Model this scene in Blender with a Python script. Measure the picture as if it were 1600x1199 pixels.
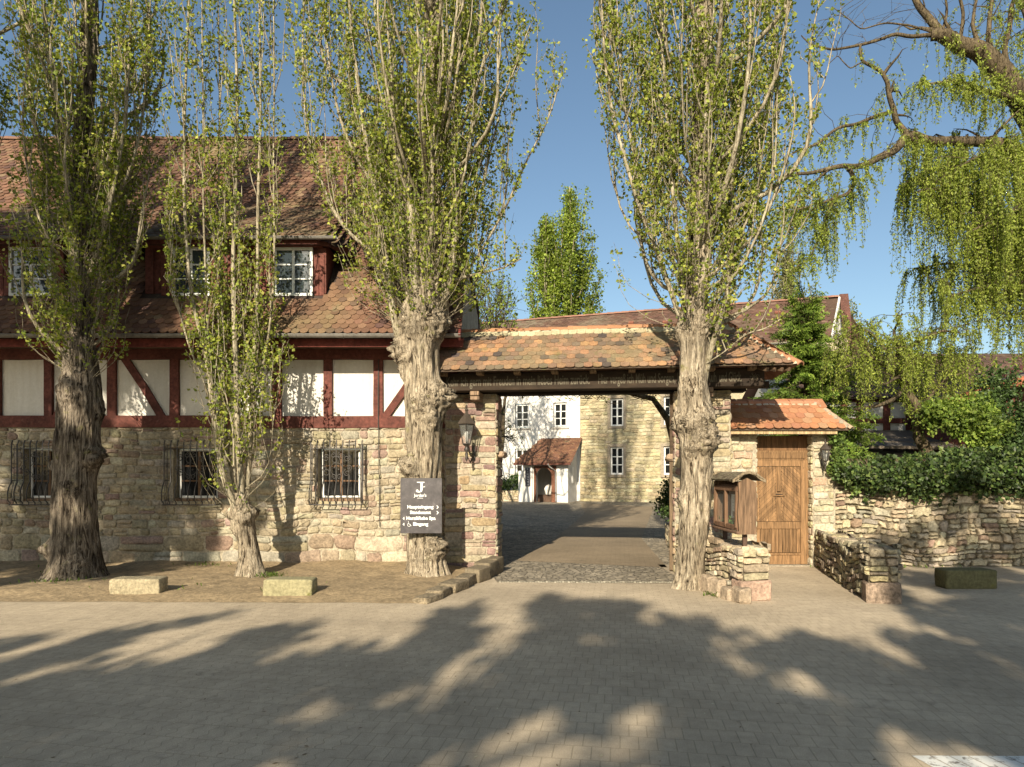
import bpy, math, random
import numpy as np
from mathutils import Vector, noise as mn
R = math.radians
F = 1067.0; H = 1.85; HY = 737.0
# ------------------------------------------------------------------ camera, sky, sun, exposure
sc = bpy.context.scene
for o in list(bpy.data.objects): bpy.data.objects.remove(o)
cam = bpy.data.objects.new('camera', bpy.data.cameras.new('camera'))
sc.collection.objects.link(cam)
cam.location = (0, 0, H); cam.rotation_euler = (R(90), 0, 0)
cam.data.lens = 24.0; cam.data.sensor_width = 36.0; cam.data.shift_y = 0.0861
cam.data.clip_start = 0.1; cam.data.clip_end = 3000
sc.camera = cam
SUN = Vector((0.42, 1.6, -0.77)).normalized()            # direction the light travels
EL = math.asin(-SUN.z)
w = bpy.data.worlds.new('World'); sc.world = w; w.use_nodes = True
nt = w.node_tree; bg = nt.nodes['Background']
sky = nt.nodes.new('ShaderNodeTexSky'); sky.sky_type = 'NISHITA'; sky.sun_disc = False
sky.sun_elevation = EL; sky.sun_rotation = math.atan2(-SUN.x, -SUN.y)
sky.air_density = 1.0; sky.dust_density = 1.6; sky.ozone_density = 1.0; sky.altitude = 100
tint = nt.nodes.new('ShaderNodeMix'); tint.data_type='RGBA'; tint.blend_type='MULTIPLY'; tint.inputs[0].default_value=1; tint.inputs[7].default_value=(.96,1.035,1.02,1)
nt.links.new(sky.outputs[0], tint.inputs[6]); nt.links.new(tint.outputs[2], bg.inputs[0]); bg.inputs[1].default_value = 0.078
sl = bpy.data.lights.new('sun', 'SUN'); sl.energy = 5.0; sl.angle = R(0.53); sl.color = (1.0, 0.88, 0.68)
so = bpy.data.objects.new('sun', sl); sc.collection.objects.link(so)
so.rotation_euler = SUN.to_track_quat('-Z', 'Y').to_euler()
sc.view_settings.view_transform = 'Standard'; sc.view_settings.look = 'None'
sc.view_settings.gamma = 1; sc.view_settings.exposure = 0.88
# ------------------------------------------------------------------ helpers
ORG = {}
def tag(o, label=None, cat=None, group=None, kind=None):
    if label: o['label'] = label
    if cat: o['category'] = cat
    if group: o['group'] = group
    if kind: o['kind'] = kind
    return o
def thing(name, label, cat, loc=(0, 0, 0), group=None):
    o = bpy.data.objects.new(name, None); sc.collection.objects.link(o)
    o.location = loc; o.empty_display_size = .2; ORG[o.name] = np.array(loc, float)
    return tag(o, label, cat, group)
def P(px, py, Y): return np.array(((px-800)/F*Y, Y, H-(py-HY)/F*Y))
def G(px, py):
    Y = F*H/(py-HY); return np.array(((px-800)/F*Y, Y, 0.))
class MB:
    def __init__(s): s.V=[]; s.L=[]; s.T=[]; s.C=[]; s.S=[]; s.n=0
    def add(s, v, f, col=(1,1,1), smooth=False):
        v = np.asarray(v, float).reshape(-1,3)
        if isinstance(f, np.ndarray):
            m, k = f.shape; s.L.append((f+s.n).ravel()); s.T.append(np.full(m, k))
        else:
            m = len(f); s.L.append(np.fromiter((i+s.n for q in f for i in q), int)); s.T.append(np.array([len(q) for q in f]))
        c = np.asarray(col, float)
        if c.ndim == 1: c = np.tile(c[:3], (m,1))
        s.C.append(c[:, :3]); s.S.append(np.full(m, smooth)); s.V.append(v); s.n += len(v)
    def build(s, name, mat, parent=None, loc=None):
        if not s.V: s.add([(0,0,0),(0,0,.001),(0,.001,0)], [(0,1,2)])
        V = np.concatenate(s.V); L = np.concatenate(s.L).astype(np.int32); T = np.concatenate(s.T).astype(np.int32)
        C = np.concatenate(s.C); S = np.concatenate(s.S)
        off = ORG[parent.name] if parent else (np.array(loc, float) if loc is not None else np.zeros(3))
        V = V-off
        me = bpy.data.meshes.new(name)
        me.vertices.add(len(V)); me.vertices.foreach_set('co', V.astype(np.float32).ravel())
        me.loops.add(len(L)); me.loops.foreach_set('vertex_index', L)
        me.polygons.add(len(T)); st = np.concatenate(([0], np.cumsum(T)[:-1])).astype(np.int32)
        me.polygons.foreach_set('loop_start', st)
        try: me.polygons.foreach_set('loop_total', T)
        except Exception: pass
        me.polygons.foreach_set('use_smooth', S)
        a = me.attributes.new('Col', 'FLOAT_COLOR', 'FACE')
        a.data.foreach_set('color', np.concatenate((C, np.ones((len(C),1))), 1).astype(np.float32).ravel())
        me.update(calc_edges=True); me.validate()
        if mat: me.materials.append(mat)
        o = bpy.data.objects.new(name, me); sc.collection.objects.link(o)
        if parent: o.parent = parent
        elif loc is not None: o.location = loc
        ORG[o.name] = off
        return o
class Fr:                                             # local frame: a along, b up, c outward
    def __init__(s, o, a, b, c): s.o=np.array(o,float); s.a=np.array(a,float); s.b=np.array(b,float); s.c=np.array(c,float)
    def __call__(s, a, b, c=0.): return s.o+s.a*a+s.b*b+s.c*c
    def at(s, a, b, c=0.): return Fr(s(a,b,c), s.a, s.b, s.c)
W0 = Fr((0,0,0),(1,0,0),(0,0,1),(0,-1,0))             # facing the camera
def wallf(Y): return Fr((0,Y,0),(1,0,0),(0,0,1),(0,-1,0))
def rotf(o, deg): t=R(deg); return Fr(o,(math.cos(t),math.sin(t),0),(0,0,1),(math.sin(t),-math.cos(t),0))
def box(mb, f, a0,a1,b0,b1,c0,c1, col=(1,1,1), ch=.004, jit=0., rng=None):
    ch = min(ch, abs(a1-a0)*.45, abs(b1-b0)*.45, abs(c1-c0)*.45)
    vs = []; idx = {}
    for i,a in enumerate((a0,a1)):
        for j,b in enumerate((b0,b1)):
            for k,c in enumerate((c0,c1)):
                sa = ch if i==0 else -ch; sb = ch if j==0 else -ch; scc = ch if k==0 else -ch
                d = rng.uniform(-jit,jit,3) if rng is not None and jit else (0,0,0)
                for t,(x,y,z) in enumerate(((a,b+sb,c+scc),(a+sa,b,c+scc),(a+sa,b+sb,c))):
                    idx[(i,j,k,t)] = len(vs); vs.append(f(x+d[0],y+d[1],z+d[2]))
    I = lambda i,j,k,t: idx[(i,j,k,t)]
    fs = []
    for i in (0,1): fs.append([I(i,0,0,0),I(i,0,1,0),I(i,1,1,0),I(i,1,0,0)])
    for j in (0,1): fs.append([I(0,j,0,1),I(1,j,0,1),I(1,j,1,1),I(0,j,1,1)])
    for k in (0,1): fs.append([I(0,0,k,2),I(0,1,k,2),I(1,1,k,2),I(1,0,k,2)])
    for j in (0,1):
        for k in (0,1): fs.append([I(0,j,k,1),I(0,j,k,2),I(1,j,k,2),I(1,j,k,1)])
    for i in (0,1):
        for k in (0,1): fs.append([I(i,0,k,0),I(i,0,k,2),I(i,1,k,2),I(i,1,k,0)])
        for j in (0,1): fs.append([I(i,j,0,0),I(i,j,0,1),I(i,j,1,1),I(i,j,1,0)])
        for j in (0,1):
            for k in (0,1): fs.append([I(i,j,k,0),I(i,j,k,1),I(i,j,k,2)])
    mb.add(vs, fs, col)
def beam(mb, p, q, w_, h_, col=(1,1,1), up=(0,0,1), ch=.004):       # straight member p->q
    p=np.array(p,float); q=np.array(q,float); a=q-p; L=np.linalg.norm(a); a/=L
    u=np.array(up,float); c=np.cross(a,u); c/=np.linalg.norm(c); b=np.cross(c,a)
    box(mb, Fr(p,a,b,c), 0,L,-h_/2,h_/2,-w_/2,w_/2, col, ch)
def tube(mb, pts, rad, n=5, col=(1,1,1), cap=True, smooth=True):
    pts=np.asarray(pts,float); m=len(pts)
    rad = np.full(m, rad) if np.isscalar(rad) else np.asarray(rad,float)
    tg=np.gradient(pts,axis=0); tg/=np.linalg.norm(tg,axis=1)[:,None]+1e-9
    ref=np.array((0.12,1.,.05)) if abs(tg[0][2])>.5 else np.array((0.03,0.1,1.))
    x=np.cross(tg,ref); x/=np.linalg.norm(x,axis=1)[:,None]+1e-9
    y=np.cross(tg,x)
    an=np.arange(n)*2*math.pi/n
    V=pts[:,None,:]+rad[:,None,None]*(np.cos(an)[None,:,None]*x[:,None,:]+np.sin(an)[None,:,None]*y[:,None,:])
    i=np.arange(m-1)[:,None]*n; j=np.arange(n)[None,:]; k=(j+1)%n
    Fc=np.stack([(i+j),(i+k),(i+n+k),(i+n+j)],-1).reshape(-1,4)
    mb.add(V.reshape(-1,3), Fc, col, smooth)
    if cap:
        mb.add(V[0], [list(range(n))], col if np.ndim(col)==1 else col[0]); mb.add(V[-1], [list(range(n))], col if np.ndim(col)==1 else col[0])
def lathe(mb, c, prof, n=12, col=(1,1,1), smooth=True, rot=0):
    c=np.array(c,float); V=[]
    for r,z in prof:
        for i in range(n):
            a=rot+2*math.pi*i/n; V.append(c+np.array((r*math.cos(a),r*math.sin(a),z)))
    fs=[[i*n+j,i*n+(j+1)%n,(i+1)*n+(j+1)%n,(i+1)*n+j] for i in range(len(prof)-1) for j in range(n)]
    mb.add(V,fs,col,smooth)
def poly(mb, pts, col=(1,1,1)): mb.add(pts,[list(range(len(pts)))],col)
def prism(mb, f, pts, c0, c1, col=(1,1,1)):           # outline in frame (a,b), thickness c0..c1
    n=len(pts); v=[f(a,b,c1) for a,b in pts]+[f(a,b,c0) for a,b in pts]
    fs=[list(range(n)), list(range(n,2*n))[::-1]]+[[i,(i+1)%n,(i+1)%n+n,i+n] for i in range(n)]
    mb.add(v,fs,col)
def pick(rng, pal, var=.12):
    ws=np.array([p[1] for p in pal],float); ws/=ws.sum(); c=np.array(pal[rng.choice(len(pal),p=ws)][0])
    return c*(1+rng.uniform(-var,var))*(1+rng.uniform(-.04,.04,3))
# ------------------------------------------------------------------ materials
def nm(name):
    m=bpy.data.materials.new(name); m.use_nodes=True; t=m.node_tree; b=t.nodes['Principled BSDF']; return m,t,b
def N(t,typ,**k):
    n=t.nodes.new(typ)
    for a,v in k.items():
        if a in ('op',): n.operation=v
        else: setattr(n,a,v)
    return n
def mapped(t, scale=(1,1,1), rot=(0,0,0), coord='pos'):
    if coord=='pos': g=N(t,'ShaderNodeNewGeometry').outputs['Position']
    else: g=N(t,'ShaderNodeTexCoord').outputs['Object']
    mp=N(t,'ShaderNodeMapping'); mp.inputs['Scale'].default_value=scale; mp.inputs['Rotation'].default_value=rot
    t.links.new(g,mp.inputs[0]); return mp.outputs[0]
def noi(t,vec,scale,detail=4,rough=.55,dist=0):
    n=N(t,'ShaderNodeTexNoise'); n.inputs['Scale'].default_value=scale; n.inputs['Detail'].default_value=detail
    n.inputs['Roughness'].default_value=rough; n.inputs['Distortion'].default_value=dist
    t.links.new(vec,n.inputs['Vector']); return n.outputs['Fac']
def ramp(t,fac,stops):
    n=N(t,'ShaderNodeValToRGB'); e=n.color_ramp.elements
    while len(e)<len(stops): e.new(.5)
    for i,(p,c) in enumerate(stops):
        e[i].position=p; e[i].color=(*c,1) if len(c)==3 else c
    t.links.new(fac,n.inputs[0]); return n.outputs[0]
def mixc(t,fac,a,b,mode='MIX'):
    n=N(t,'ShaderNodeMix',data_type='RGBA',blend_type=mode)
    for s,v in ((n.inputs[0],fac),(n.inputs[6],a),(n.inputs[7],b)):
        if isinstance(v,(int,float)): s.default_value=v
        elif isinstance(v,tuple): s.default_value=(*v,1)
        else: t.links.new(v,s)
    return n.outputs[2]
def bump(t,b,h,strength=.5,dist=.01,prev=None):
    n=N(t,'ShaderNodeBump'); n.inputs['Strength'].default_value=strength; n.inputs['Distance'].default_value=dist
    t.links.new(h,n.inputs['Height'])
    if prev is not None: t.links.new(prev,n.inputs['Normal'])
    t.links.new(n.outputs[0],b.inputs['Normal']); return n.outputs[0]
def g3(v): return (v,v,v)
def attrmat(name, rough=.85, nscale=30, lo=.7, hi=1.25, bs=.5, bd=.006, nscale2=4, stretch=(1,1,1), spec=.25, extra=None):
    m,t,b=nm(name); a=N(t,'ShaderNodeAttribute'); a.attribute_name='Col'
    v=mapped(t,stretch,coord='obj')
    f1=noi(t,v,nscale,6,.65); f2=noi(t,v,nscale2,4)
    c=mixc(t,1.,a.outputs['Color'],ramp(t,f1,[(.28,g3(lo)),(.72,g3(hi))]),'MULTIPLY')
    c=mixc(t,.55,c,ramp(t,f2,[(.3,g3(lo)),(.7,g3(hi))]),'MULTIPLY')
    if extra: c=extra(t,c,v)
    t.links.new(c,b.inputs['Base Color']); b.inputs['Roughness'].default_value=rough; b.inputs['Specular IOR Level'].default_value=spec
    bump(t,b,f1,bs,bd); return m
def moss(col,amt,scale=1.3):
    def fn(t,c,v):
        f=noi(t,v,scale,8,.7); return mixc(t,ramp(t,f,[(.62-amt,(0,0,0)),(.74-amt*.6,(1,1,1))]),c,col)
    return fn
def speckle(t,c,v):                     # pale lichen dots and dark pits
    f=noi(t,v,55,3,.6); c=mixc(t,ramp(t,f,[(.66,(0,0,0)),(.74,g3(.55))]),c,(.52,.49,.38))
    f=noi(t,v,23,4,.7); return mixc(t,ramp(t,f,[(.27,g3(.6)),(.36,(0,0,0))]),c,(.10,.075,.05))
M={}
M['stone']=attrmat('sandstone masonry',.92,24,.55,1.38,1.,.022,5,extra=speckle)
M['oldstone']=attrmat('lichen grey fieldstone',.95,24,.42,1.5,1.,.025,6,extra=moss((.09,.085,.04),.04,4))
M['mossstone']=attrmat('moss grown stone',.95,22,.6,1.25,1.,.012,5,extra=moss((.13,.125,.04),.05,5))
M['tile']=attrmat('weathered clay tile',.88,38,.68,1.25,.7,.004,1.1,extra=moss((.16,.145,.085),.03,2.2))
M['oldtile']=attrmat('mossy mixed clay tile',.9,38,.62,1.3,.8,.005,2.2,extra=moss((.115,.115,.05),.06,2.6))
M['newtile']=attrmat('orange clay tile',.85,40,.82,1.15,.5,.003,3,extra=moss((.33,.27,.20),-.02,6))
M['plaster']=attrmat('white lime plaster',.9,22,.90,1.05,.6,.006,1.1,extra=lambda t,c,v: mixc(t,ramp(t,noi(t,mapped(t,(3,3,.35),coord='obj'),3,6,.7),[(.48,(0,0,0)),(.8,g3(.5))]),c,(.40,.36,.28)))
M['redwood']=attrmat('oxblood painted timber',.78,16,.5,1.4,.9,.007,3,stretch=(1,1,1),extra=lambda t,c,v: mixc(t,ramp(t,noi(t,v,7,7,.75),[(.60,(0,0,0)),(.72,g3(.45))]),c,(.24,.13,.10)))
M['wood']=attrmat('weathered oak boards',.78,3.2,.38,1.45,.8,.004,5,stretch=(11,11,.8),extra=lambda t,c,v: mixc(t,ramp(t,noi(t,mapped(t,(1,1,.5),coord='obj'),21,2,.5),[(.70,(0,0,0)),(.76,g3(.7))]),c,(.05,.025,.012)))
M['darkwood']=attrmat('dark old beam',.8,12,.5,1.4,.7,.005,4,stretch=(.25,1,1))
M['paint']=attrmat('white window paint',.5,40,.92,1.03,.15,.001)
M['metal']=attrmat('dull zinc',.45,18,.6,1.3,.2,.002,spec=.5)
M['iron']=attrmat('black wrought iron',.45,50,.7,1.3,.3,.001,spec=.4)
M['letter']=attrmat('painted lettering',.6,60,.8,1.1,.0,.001)
M['mortar']=attrmat('lime mortar',.95,45,.8,1.15,.8,.006,6)
M['earth']=attrmat('trodden earth',.98,16,.55,1.4,1.,.02,3,extra=lambda t,c,v: mixc(t,ramp(t,noi(t,v,60,3,.7),[(.6,(0,0,0)),(.7,g3(.6))]),c,(.42,.36,.25)))
def glassm(name,col,rough=.06,spec=.3):
    m,t,b=nm(name); b.inputs['Base Color'].default_value=(*col,1); b.inputs['Roughness'].default_value=rough
    b.inputs['Specular IOR Level'].default_value=spec; v=mapped(t,(1,1,1),coord='obj'); bump(t,b,noi(t,v,3,2),.12,.01); return m
M['glass']=glassm('dark window glass',(.012,.013,.014)); M['skyglass']=glassm('old window glass',(.03,.04,.05),.03,.9)
def clear(name):
    m,t,b=nm(name); b.inputs['Base Color'].default_value=(.35,.37,.36,1); b.inputs['Roughness'].default_value=.05
    b.inputs['Alpha'].default_value=.18; return m
M['clear']=clear('lantern glass')
def leafm(name,trans=.35,rough=.55):
    m,t,b=nm(name); a=N(t,'ShaderNodeAttribute'); a.attribute_name='Col'
    t.links.new(a.outputs['Color'],b.inputs['Base Color']); b.inputs['Roughness'].default_value=rough
    b.inputs['Specular IOR Level'].default_value=.3
    tr=N(t,'ShaderNodeBsdfTranslucent'); hs=N(t,'ShaderNodeHueSaturation'); hs.inputs['Value'].default_value=1.5; hs.inputs['Saturation'].default_value=1.1
    t.links.new(a.outputs['Color'],hs.inputs['Color']); t.links.new(hs.outputs[0],tr.inputs[0])
    mx=N(t,'ShaderNodeMixShader'); mx.inputs[0].default_value=trans
    t.links.new(b.outputs[0],mx.inputs[1]); t.links.new(tr.outputs[0],mx.inputs[2])
    t.links.new(mx.outputs[0],t.nodes['Material Output'].inputs[0]); return m
M['leaf']=leafm('spring poplar leaves'); M['willow']=leafm('willow leaves',.4); M['ivy']=leafm('ivy leaves',.15,.5); M['conifer']=leafm('conifer sprays',.2,.6)
def barkm(name,hi,mid,lo,sc_=1.,bd=.03):
    m,t,b=nm(name); v=mapped(t,(9*sc_,9*sc_,1.3*sc_),coord='obj')
    v2=mapped(t,(1,1,1),coord='obj')
    f=noi(t,v,1.6,8,.65,1.4); g=noi(t,v2,1.7,5,.6); h=noi(t,v2,30,5,.7)
    c=ramp(t,f,[(.37,lo),(.46,mid),(.63,hi)])
    c=mixc(t,.7,c,ramp(t,g,[(.3,g3(.5)),(.7,g3(1.2))]),'MULTIPLY')
    c=mixc(t,.6,c,ramp(t,h,[(.3,g3(.6)),(.7,g3(1.3))]),'MULTIPLY')
    fx=noi(t,mapped(t,(26*sc_,26*sc_,3.2*sc_),coord='obj'),1.4,6,.7,1.); c=mixc(t,.85,c,ramp(t,fx,[(.36,g3(.28)),(.5,g3(.95)),(.7,g3(1.2))]),'MULTIPLY')
    f3=noi(t,v2,4.5,5,.7); c=mixc(t,ramp(t,f3,[(.60,(0,0,0)),(.72,g3(.55))]),c,(.22,.21,.07))
    t.links.new(c,b.inputs['Base Color']); b.inputs['Roughness'].default_value=.95; b.inputs['Specular IOR Level'].default_value=.1
    n1=bump(t,b,f,1.,bd); bump(t,b,h,.6,.006,n1); return m
M['bark']=barkm('furrowed poplar bark',(.52,.445,.335),(.30,.245,.175),(.04,.028,.018),1.15,.06)
M['shadebark']=barkm('shaded furrowed poplar bark',(.33,.28,.22),(.13,.105,.08),(.02,.015,.011),1.0,.07)  # darker copy of the poplar bark, shade on the first trunk painted in
M['limb']=barkm('pale poplar limb bark',(.47,.42,.32),(.29,.25,.17),(.07,.055,.035),1.8,.012)
M['willowbark']=barkm('brown willow bark',(.17,.135,.085),(.09,.07,.045),(.025,.018,.012),1.4,.02)
def pavm(name,kind):
    m,t,b=nm(name)
    if kind=='cobble':
        v=mapped(t,(1,1,1),(0,0,R(5))); vo=N(t,'ShaderNodeTexVoronoi',feature='DISTANCE_TO_EDGE'); vo.inputs['Scale'].default_value=9
        t.links.new(v,vo.inputs['Vector']); vc=N(t,'ShaderNodeTexVoronoi'); vc.inputs['Scale'].default_value=9; t.links.new(v,vc.inputs['Vector'])
        jf=ramp(t,vo.outputs['Distance'],[(.0,(0,0,0)),(.09,(1,1,1))])
        bw=N(t,'ShaderNodeRGBToBW'); t.links.new(vc.outputs['Color'],bw.inputs[0])
        c=ramp(t,bw.outputs[0],[(.2,(.20,.175,.135)),(.8,(.36,.31,.235))]); c=mixc(t,jf,(.11,.095,.07),c)
        f=noi(t,v,1.1,5); c=mixc(t,1.,c,ramp(t,f,[(.3,g3(.75)),(.7,g3(1.2))]),'MULTIPLY')
        t.links.new(c,b.inputs['Base Color']); n1=bump(t,b,jf,.9,.02); bump(t,b,noi(t,v,70,4),.5,.005,n1)
    else:
        geo=N(t,'ShaderNodeNewGeometry').outputs['Position']
        mp=N(t,'ShaderNodeMapping'); mp.inputs['Rotation'].default_value=(0,0,R(10.5 if kind=='wavy' else 9)); t.links.new(geo,mp.inputs[0]); v=mp.outputs[0]
        if kind=='wavy':
            sx=N(t,'ShaderNodeSeparateXYZ'); t.links.new(v,sx.inputs[0])
            w1=N(t,'ShaderNodeMath',op='MULTIPLY'); w1.inputs[1].default_value=2*math.pi/.125; t.links.new(sx.outputs[1],w1.inputs[0])
            w2=N(t,'ShaderNodeMath',op='SINE'); t.links.new(w1.outputs[0],w2.inputs[0])
            w3=N(t,'ShaderNodeMath',op='MULTIPLY_ADD'); w3.inputs[1].default_value=.016; t.links.new(w2.outputs[0],w3.inputs[0]); t.links.new(sx.outputs[0],w3.inputs[2])
            cb=N(t,'ShaderNodeCombineXYZ'); t.links.new(w3.outputs[0],cb.inputs[0]); t.links.new(sx.outputs[1],cb.inputs[1]); v=cb.outputs[0]
            rw,rh=.125,.25
        elif kind in ('fine','lane'): rw,rh=.2,.1
        else: rw,rh=.125,.22
        br=N(t,'ShaderNodeTexBrick'); br.inputs['Scale'].default_value=1; br.inputs['Brick Width'].default_value=rw; br.inputs['Row Height'].default_value=rh
        br.inputs['Mortar Size'].default_value=.0045; br.inputs['Mortar Smooth'].default_value=.4; br.offset=.5
        br.inputs['Color1'].default_value=(.41,.34,.25,1); br.inputs['Color2'].default_value=(.445,.37,.272,1); br.inputs['Mortar'].default_value=(.31,.26,.185,1)
        t.links.new(v,br.inputs['Vector'])
        f=noi(t,geo,.55,6,.6); g=noi(t,geo,140,3,.7); h=noi(t,geo,9,5,.65)
        c=mixc(t,1.,br.outputs['Color'],ramp(t,f,[(.3,g3(.74)),(.7,g3(1.16))]),'MULTIPLY')
        c=mixc(t,1.,c,ramp(t,g,[(.25,g3(.6)),(.75,g3(1.4))]),'MULTIPLY')
        c=mixc(t,.6,c,ramp(t,h,[(.3,g3(.8)),(.7,g3(1.2))]),'MULTIPLY')
        # joints filled with pale dust in places, stains elsewhere
        c=mixc(t,ramp(t,noi(t,geo,2.3,7,.7),[(.60,(0,0,0)),(.68,g3(.5))]),c,(.21,.18,.135))
        sp=noi(t,geo,45,2,.5); c=mixc(t,ramp(t,sp,[(.735,(0,0,0)),(.76,g3(.8))]),c,(.48,.44,.34))
        if kind=='lane': c=mixc(t,1.,c,(.58,.55,.51),'MULTIPLY')
        t.links.new(c,b.inputs['Base Color'])
        inv=N(t,'ShaderNodeMath',op='SUBTRACT'); inv.inputs[0].default_value=1; t.links.new(br.outputs['Fac'],inv.inputs[1])
        n1=bump(t,b,inv.outputs[0],.5,.004); bump(t,b,g,.5,.004,n1)
    b.inputs['Roughness'].default_value=.9; b.inputs['Specular IOR Level'].default_value=.2; return m
M['pave']=pavm('concrete block paving','brick'); M['pavewavy']=pavm('interlocking block paving','wavy'); M['cobble']=pavm('old cobbles','cobble'); M['pavefine']=pavm('small block paving','fine')
M['lane']=pavm('old courtyard paving','lane')
# ------------------------------------------------------------------ masonry and tiling generators
def warpf(seed, amp):
    g=np.random.RandomState(seed); k=g.uniform(1.2,5.5,(6,2)); ph=g.uniform(0,6.28,(6,2)); am=amp*g.uniform(.3,1,6)/2.2
    def fn(u,v):
        du=sum(am[i]*math.sin(k[i,0]*v*1.7+ph[i,0]+u*k[i,1]*.5) for i in range(6))
        dv=sum(am[i]*math.sin(k[i,1]*u+ph[i,1]+v*k[i,0]*.4) for i in range(6))
        return u+du*.6, v+dv
    return fn
def stone_patch(mb, f, u0,u1,v0,v1, rng, pal, dep=.03, gap=.012, warp=None, rough=.12, flat=True, colfn=None):
    w_=u1-u0; h=v1-v0
    if w_<.03 or h<.02: return
    g=gap*rng.uniform(.6,1.3); u0+=g/2;u1-=g/2;v0+=g/2;v1-=g/2
    r=min(w_,h)*rng.uniform(.14,.38)
    out=[]
    for (cx,cy,sx,sy) in ((u0,v0,1,1),(u1,v0,-1,1),(u1,v1,-1,-1),(u0,v1,1,-1)):
        a=(cx+sx*r,cy); b=(cx+sx*r*.28,cy+sy*r*.28); c=(cx,cy+sy*r)
        out += [c,b,a] if (sx*sy>0) else [a,b,c]
    # mid-edge points for long stones
    pts=[]
    n=len(out)
    for i in range(n):
        pts.append(out[i]); q=out[(i+1)%n]
        if math.hypot(q[0]-out[i][0],q[1]-out[i][1])>.12: pts.append(((q[0]+out[i][0])/2,(q[1]+out[i][1])/2))
    j=min(w_,h)*rough
    pts=[(a+rng.uniform(-j,j)*.5,b+rng.uniform(-j,j)*.5) for a,b in pts]
    cx=(u0+u1)/2; cy=(v0+v1)/2; n=len(pts)
    d=dep*rng.uniform(.45,1.3); tu,tv=rng.uniform(-.5,.5,2)*dep/ max(w_,.1)
    V=[]
    for k,(ins,dd) in enumerate(((0,-.012),(.035,.55),(.16,1.))):
        for (a,b) in pts:
            m=min(w_,h); la=math.hypot(a-cx,b-cy)+1e-6
            aa=a-(a-cx)/la*ins*m; bb=b-(b-cy)/la*ins*m
            dz = -.012 if k==0 else d*dd+(tu*(aa-cx)+tv*(bb-cy))*1.+rng.uniform(-.1,.1)*d
            if warp: aa,bb=warp(aa,bb)
            V.append(f(aa,bb,dz))
    q=warp(cx,cy) if warp else (cx,cy)
    V.append(f(q[0]+rng.uniform(-.1,.1)*w_,q[1]+rng.uniform(-.1,.1)*h,d*rng.uniform(.95,1.25)))
    fs=[[k*n+i,k*n+(i+1)%n,(k+1)*n+(i+1)%n,(k+1)*n+i] for k in (0,1) for i in range(n)]+[[2*n+i,2*n+(i+1)%n,3*n] for i in range(n)]
    c=colfn(cx,cy) if colfn else None
    mb.add(V,fs,pick(rng,pal) if c is None else c,not flat)
def courses(mb, f, u0,u1,v0,v1, rng, pal, hr=(.09,.18), wr=(.14,.42), holes=(), dep=.03, gap=.012, warp=0., rough=.12, seed=1, split=.18, big=None, topf=None, flat=True):
    wf=warpf(seed,warp) if warp else None
    v=v0; first=True
    while v<v1-.03:
        h=rng.uniform(*hr)
        if big and v<v0+big: h=rng.uniform(.26,.36)
        if v1-v-h<hr[0]*.6: h=v1-v
        u=u0-rng.uniform(0,.15)
        while u<u1:
            w_=rng.uniform(*wr)*(1.5 if (big and v<v0+big) else 1)*(.7+.6*h/hr[1])
            if u1-u-w_<wr[0]*.5: w_=u1-u
            a,b=max(u,u0),min(u+w_,u1)
            rects=[(a,b,v,v+h)]
            if h>.12 and rng.rand()<split: m=v+h*rng.uniform(.4,.6); rects=[(a,b,v,m),(a,b,m,v+h)]
            elif w_>.35 and rng.rand()<split: m=a+(b-a)*rng.uniform(.35,.65); rects=[(a,m,v,v+h),(m,b,v,v+h)]
            for (p,q,s,t_) in rects:
                if topf and (s+t_)/2>topf((p+q)/2): continue
                ok=True
                for (hu0,hu1,hv0,hv1) in holes:
                    if q>hu0 and p<hu1 and t_>hv0 and s<hv1:
                        c=(p+q)/2; d=(s+t_)/2
                        if hu0<c<hu1 and hv0<d<hv1: ok=False; break
                        if c<=hu0: q=min(q,hu0)
                        elif c>=hu1: p=max(p,hu1)
                        elif d<=hv0: t_=min(t_,hv0)
                        else: s=max(s,hv1)
                if ok: stone_patch(mb,f,p,q,s,t_,rng,pal,dep,gap,wf,rough,flat)
            u+=w_
        v+=h
def holeplane(mb, f, u0,u1,v0,v1, holes, col, c=0.):
    us=sorted({u0,u1,*[x for h in holes for x in h[:2]]}); vs=sorted({v0,v1,*[x for h in holes for x in h[2:]]})
    us=[x for x in us if u0<=x<=u1]; vs=[x for x in vs if v0<=x<=v1]
    for i in range(len(us)-1):
        for j in range(len(vs)-1):
            cu=(us[i]+us[i+1])/2; cv=(vs[j]+vs[j+1])/2
            if any(h[0]<cu<h[1] and h[2]<cv<h[3] for h in holes): continue
            mb.add([f(us[i],vs[j],c),f(us[i+1],vs[j],c),f(us[i+1],vs[j+1],c),f(us[i],vs[j+1],c)],[(0,1,2,3)],col)
def tile(mb, o, ax, up, nn, w_, ln, col, rng, lift=.022, rnd=.35, th=.014):
    j=rng.uniform(-1,1,3); o=o+ax*j[0]*.003+up*j[1]*.004; a=rng.uniform(-.02,.02); ax2=ax+up*a
    lf=lift*(1+.25*j[2]); hw=w_/2-.002
    xs=(-1,-.8,-.42,0,.42,.8,1); rr=w_*rnd
    bot=[(x*hw, rr*(1-math.sqrt(max(0,1-(abs(x)*.96)**2)))) for x in xs]
    V=[o+ax2*x+up*y+nn*lf for x,y in bot]+[o+ax2*hw+up*ln+nn*.004, o-ax2*hw+up*ln+nn*.004]
    m=len(bot); V+=[o+ax2*x+up*y+nn*(lf-th) for x,y in bot]
    fs=[list(range(m+2))]+[[i,i+m+2,i+m+3,i+1] for i in range(m-1)]
    mb.add(V,fs,col)
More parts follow.
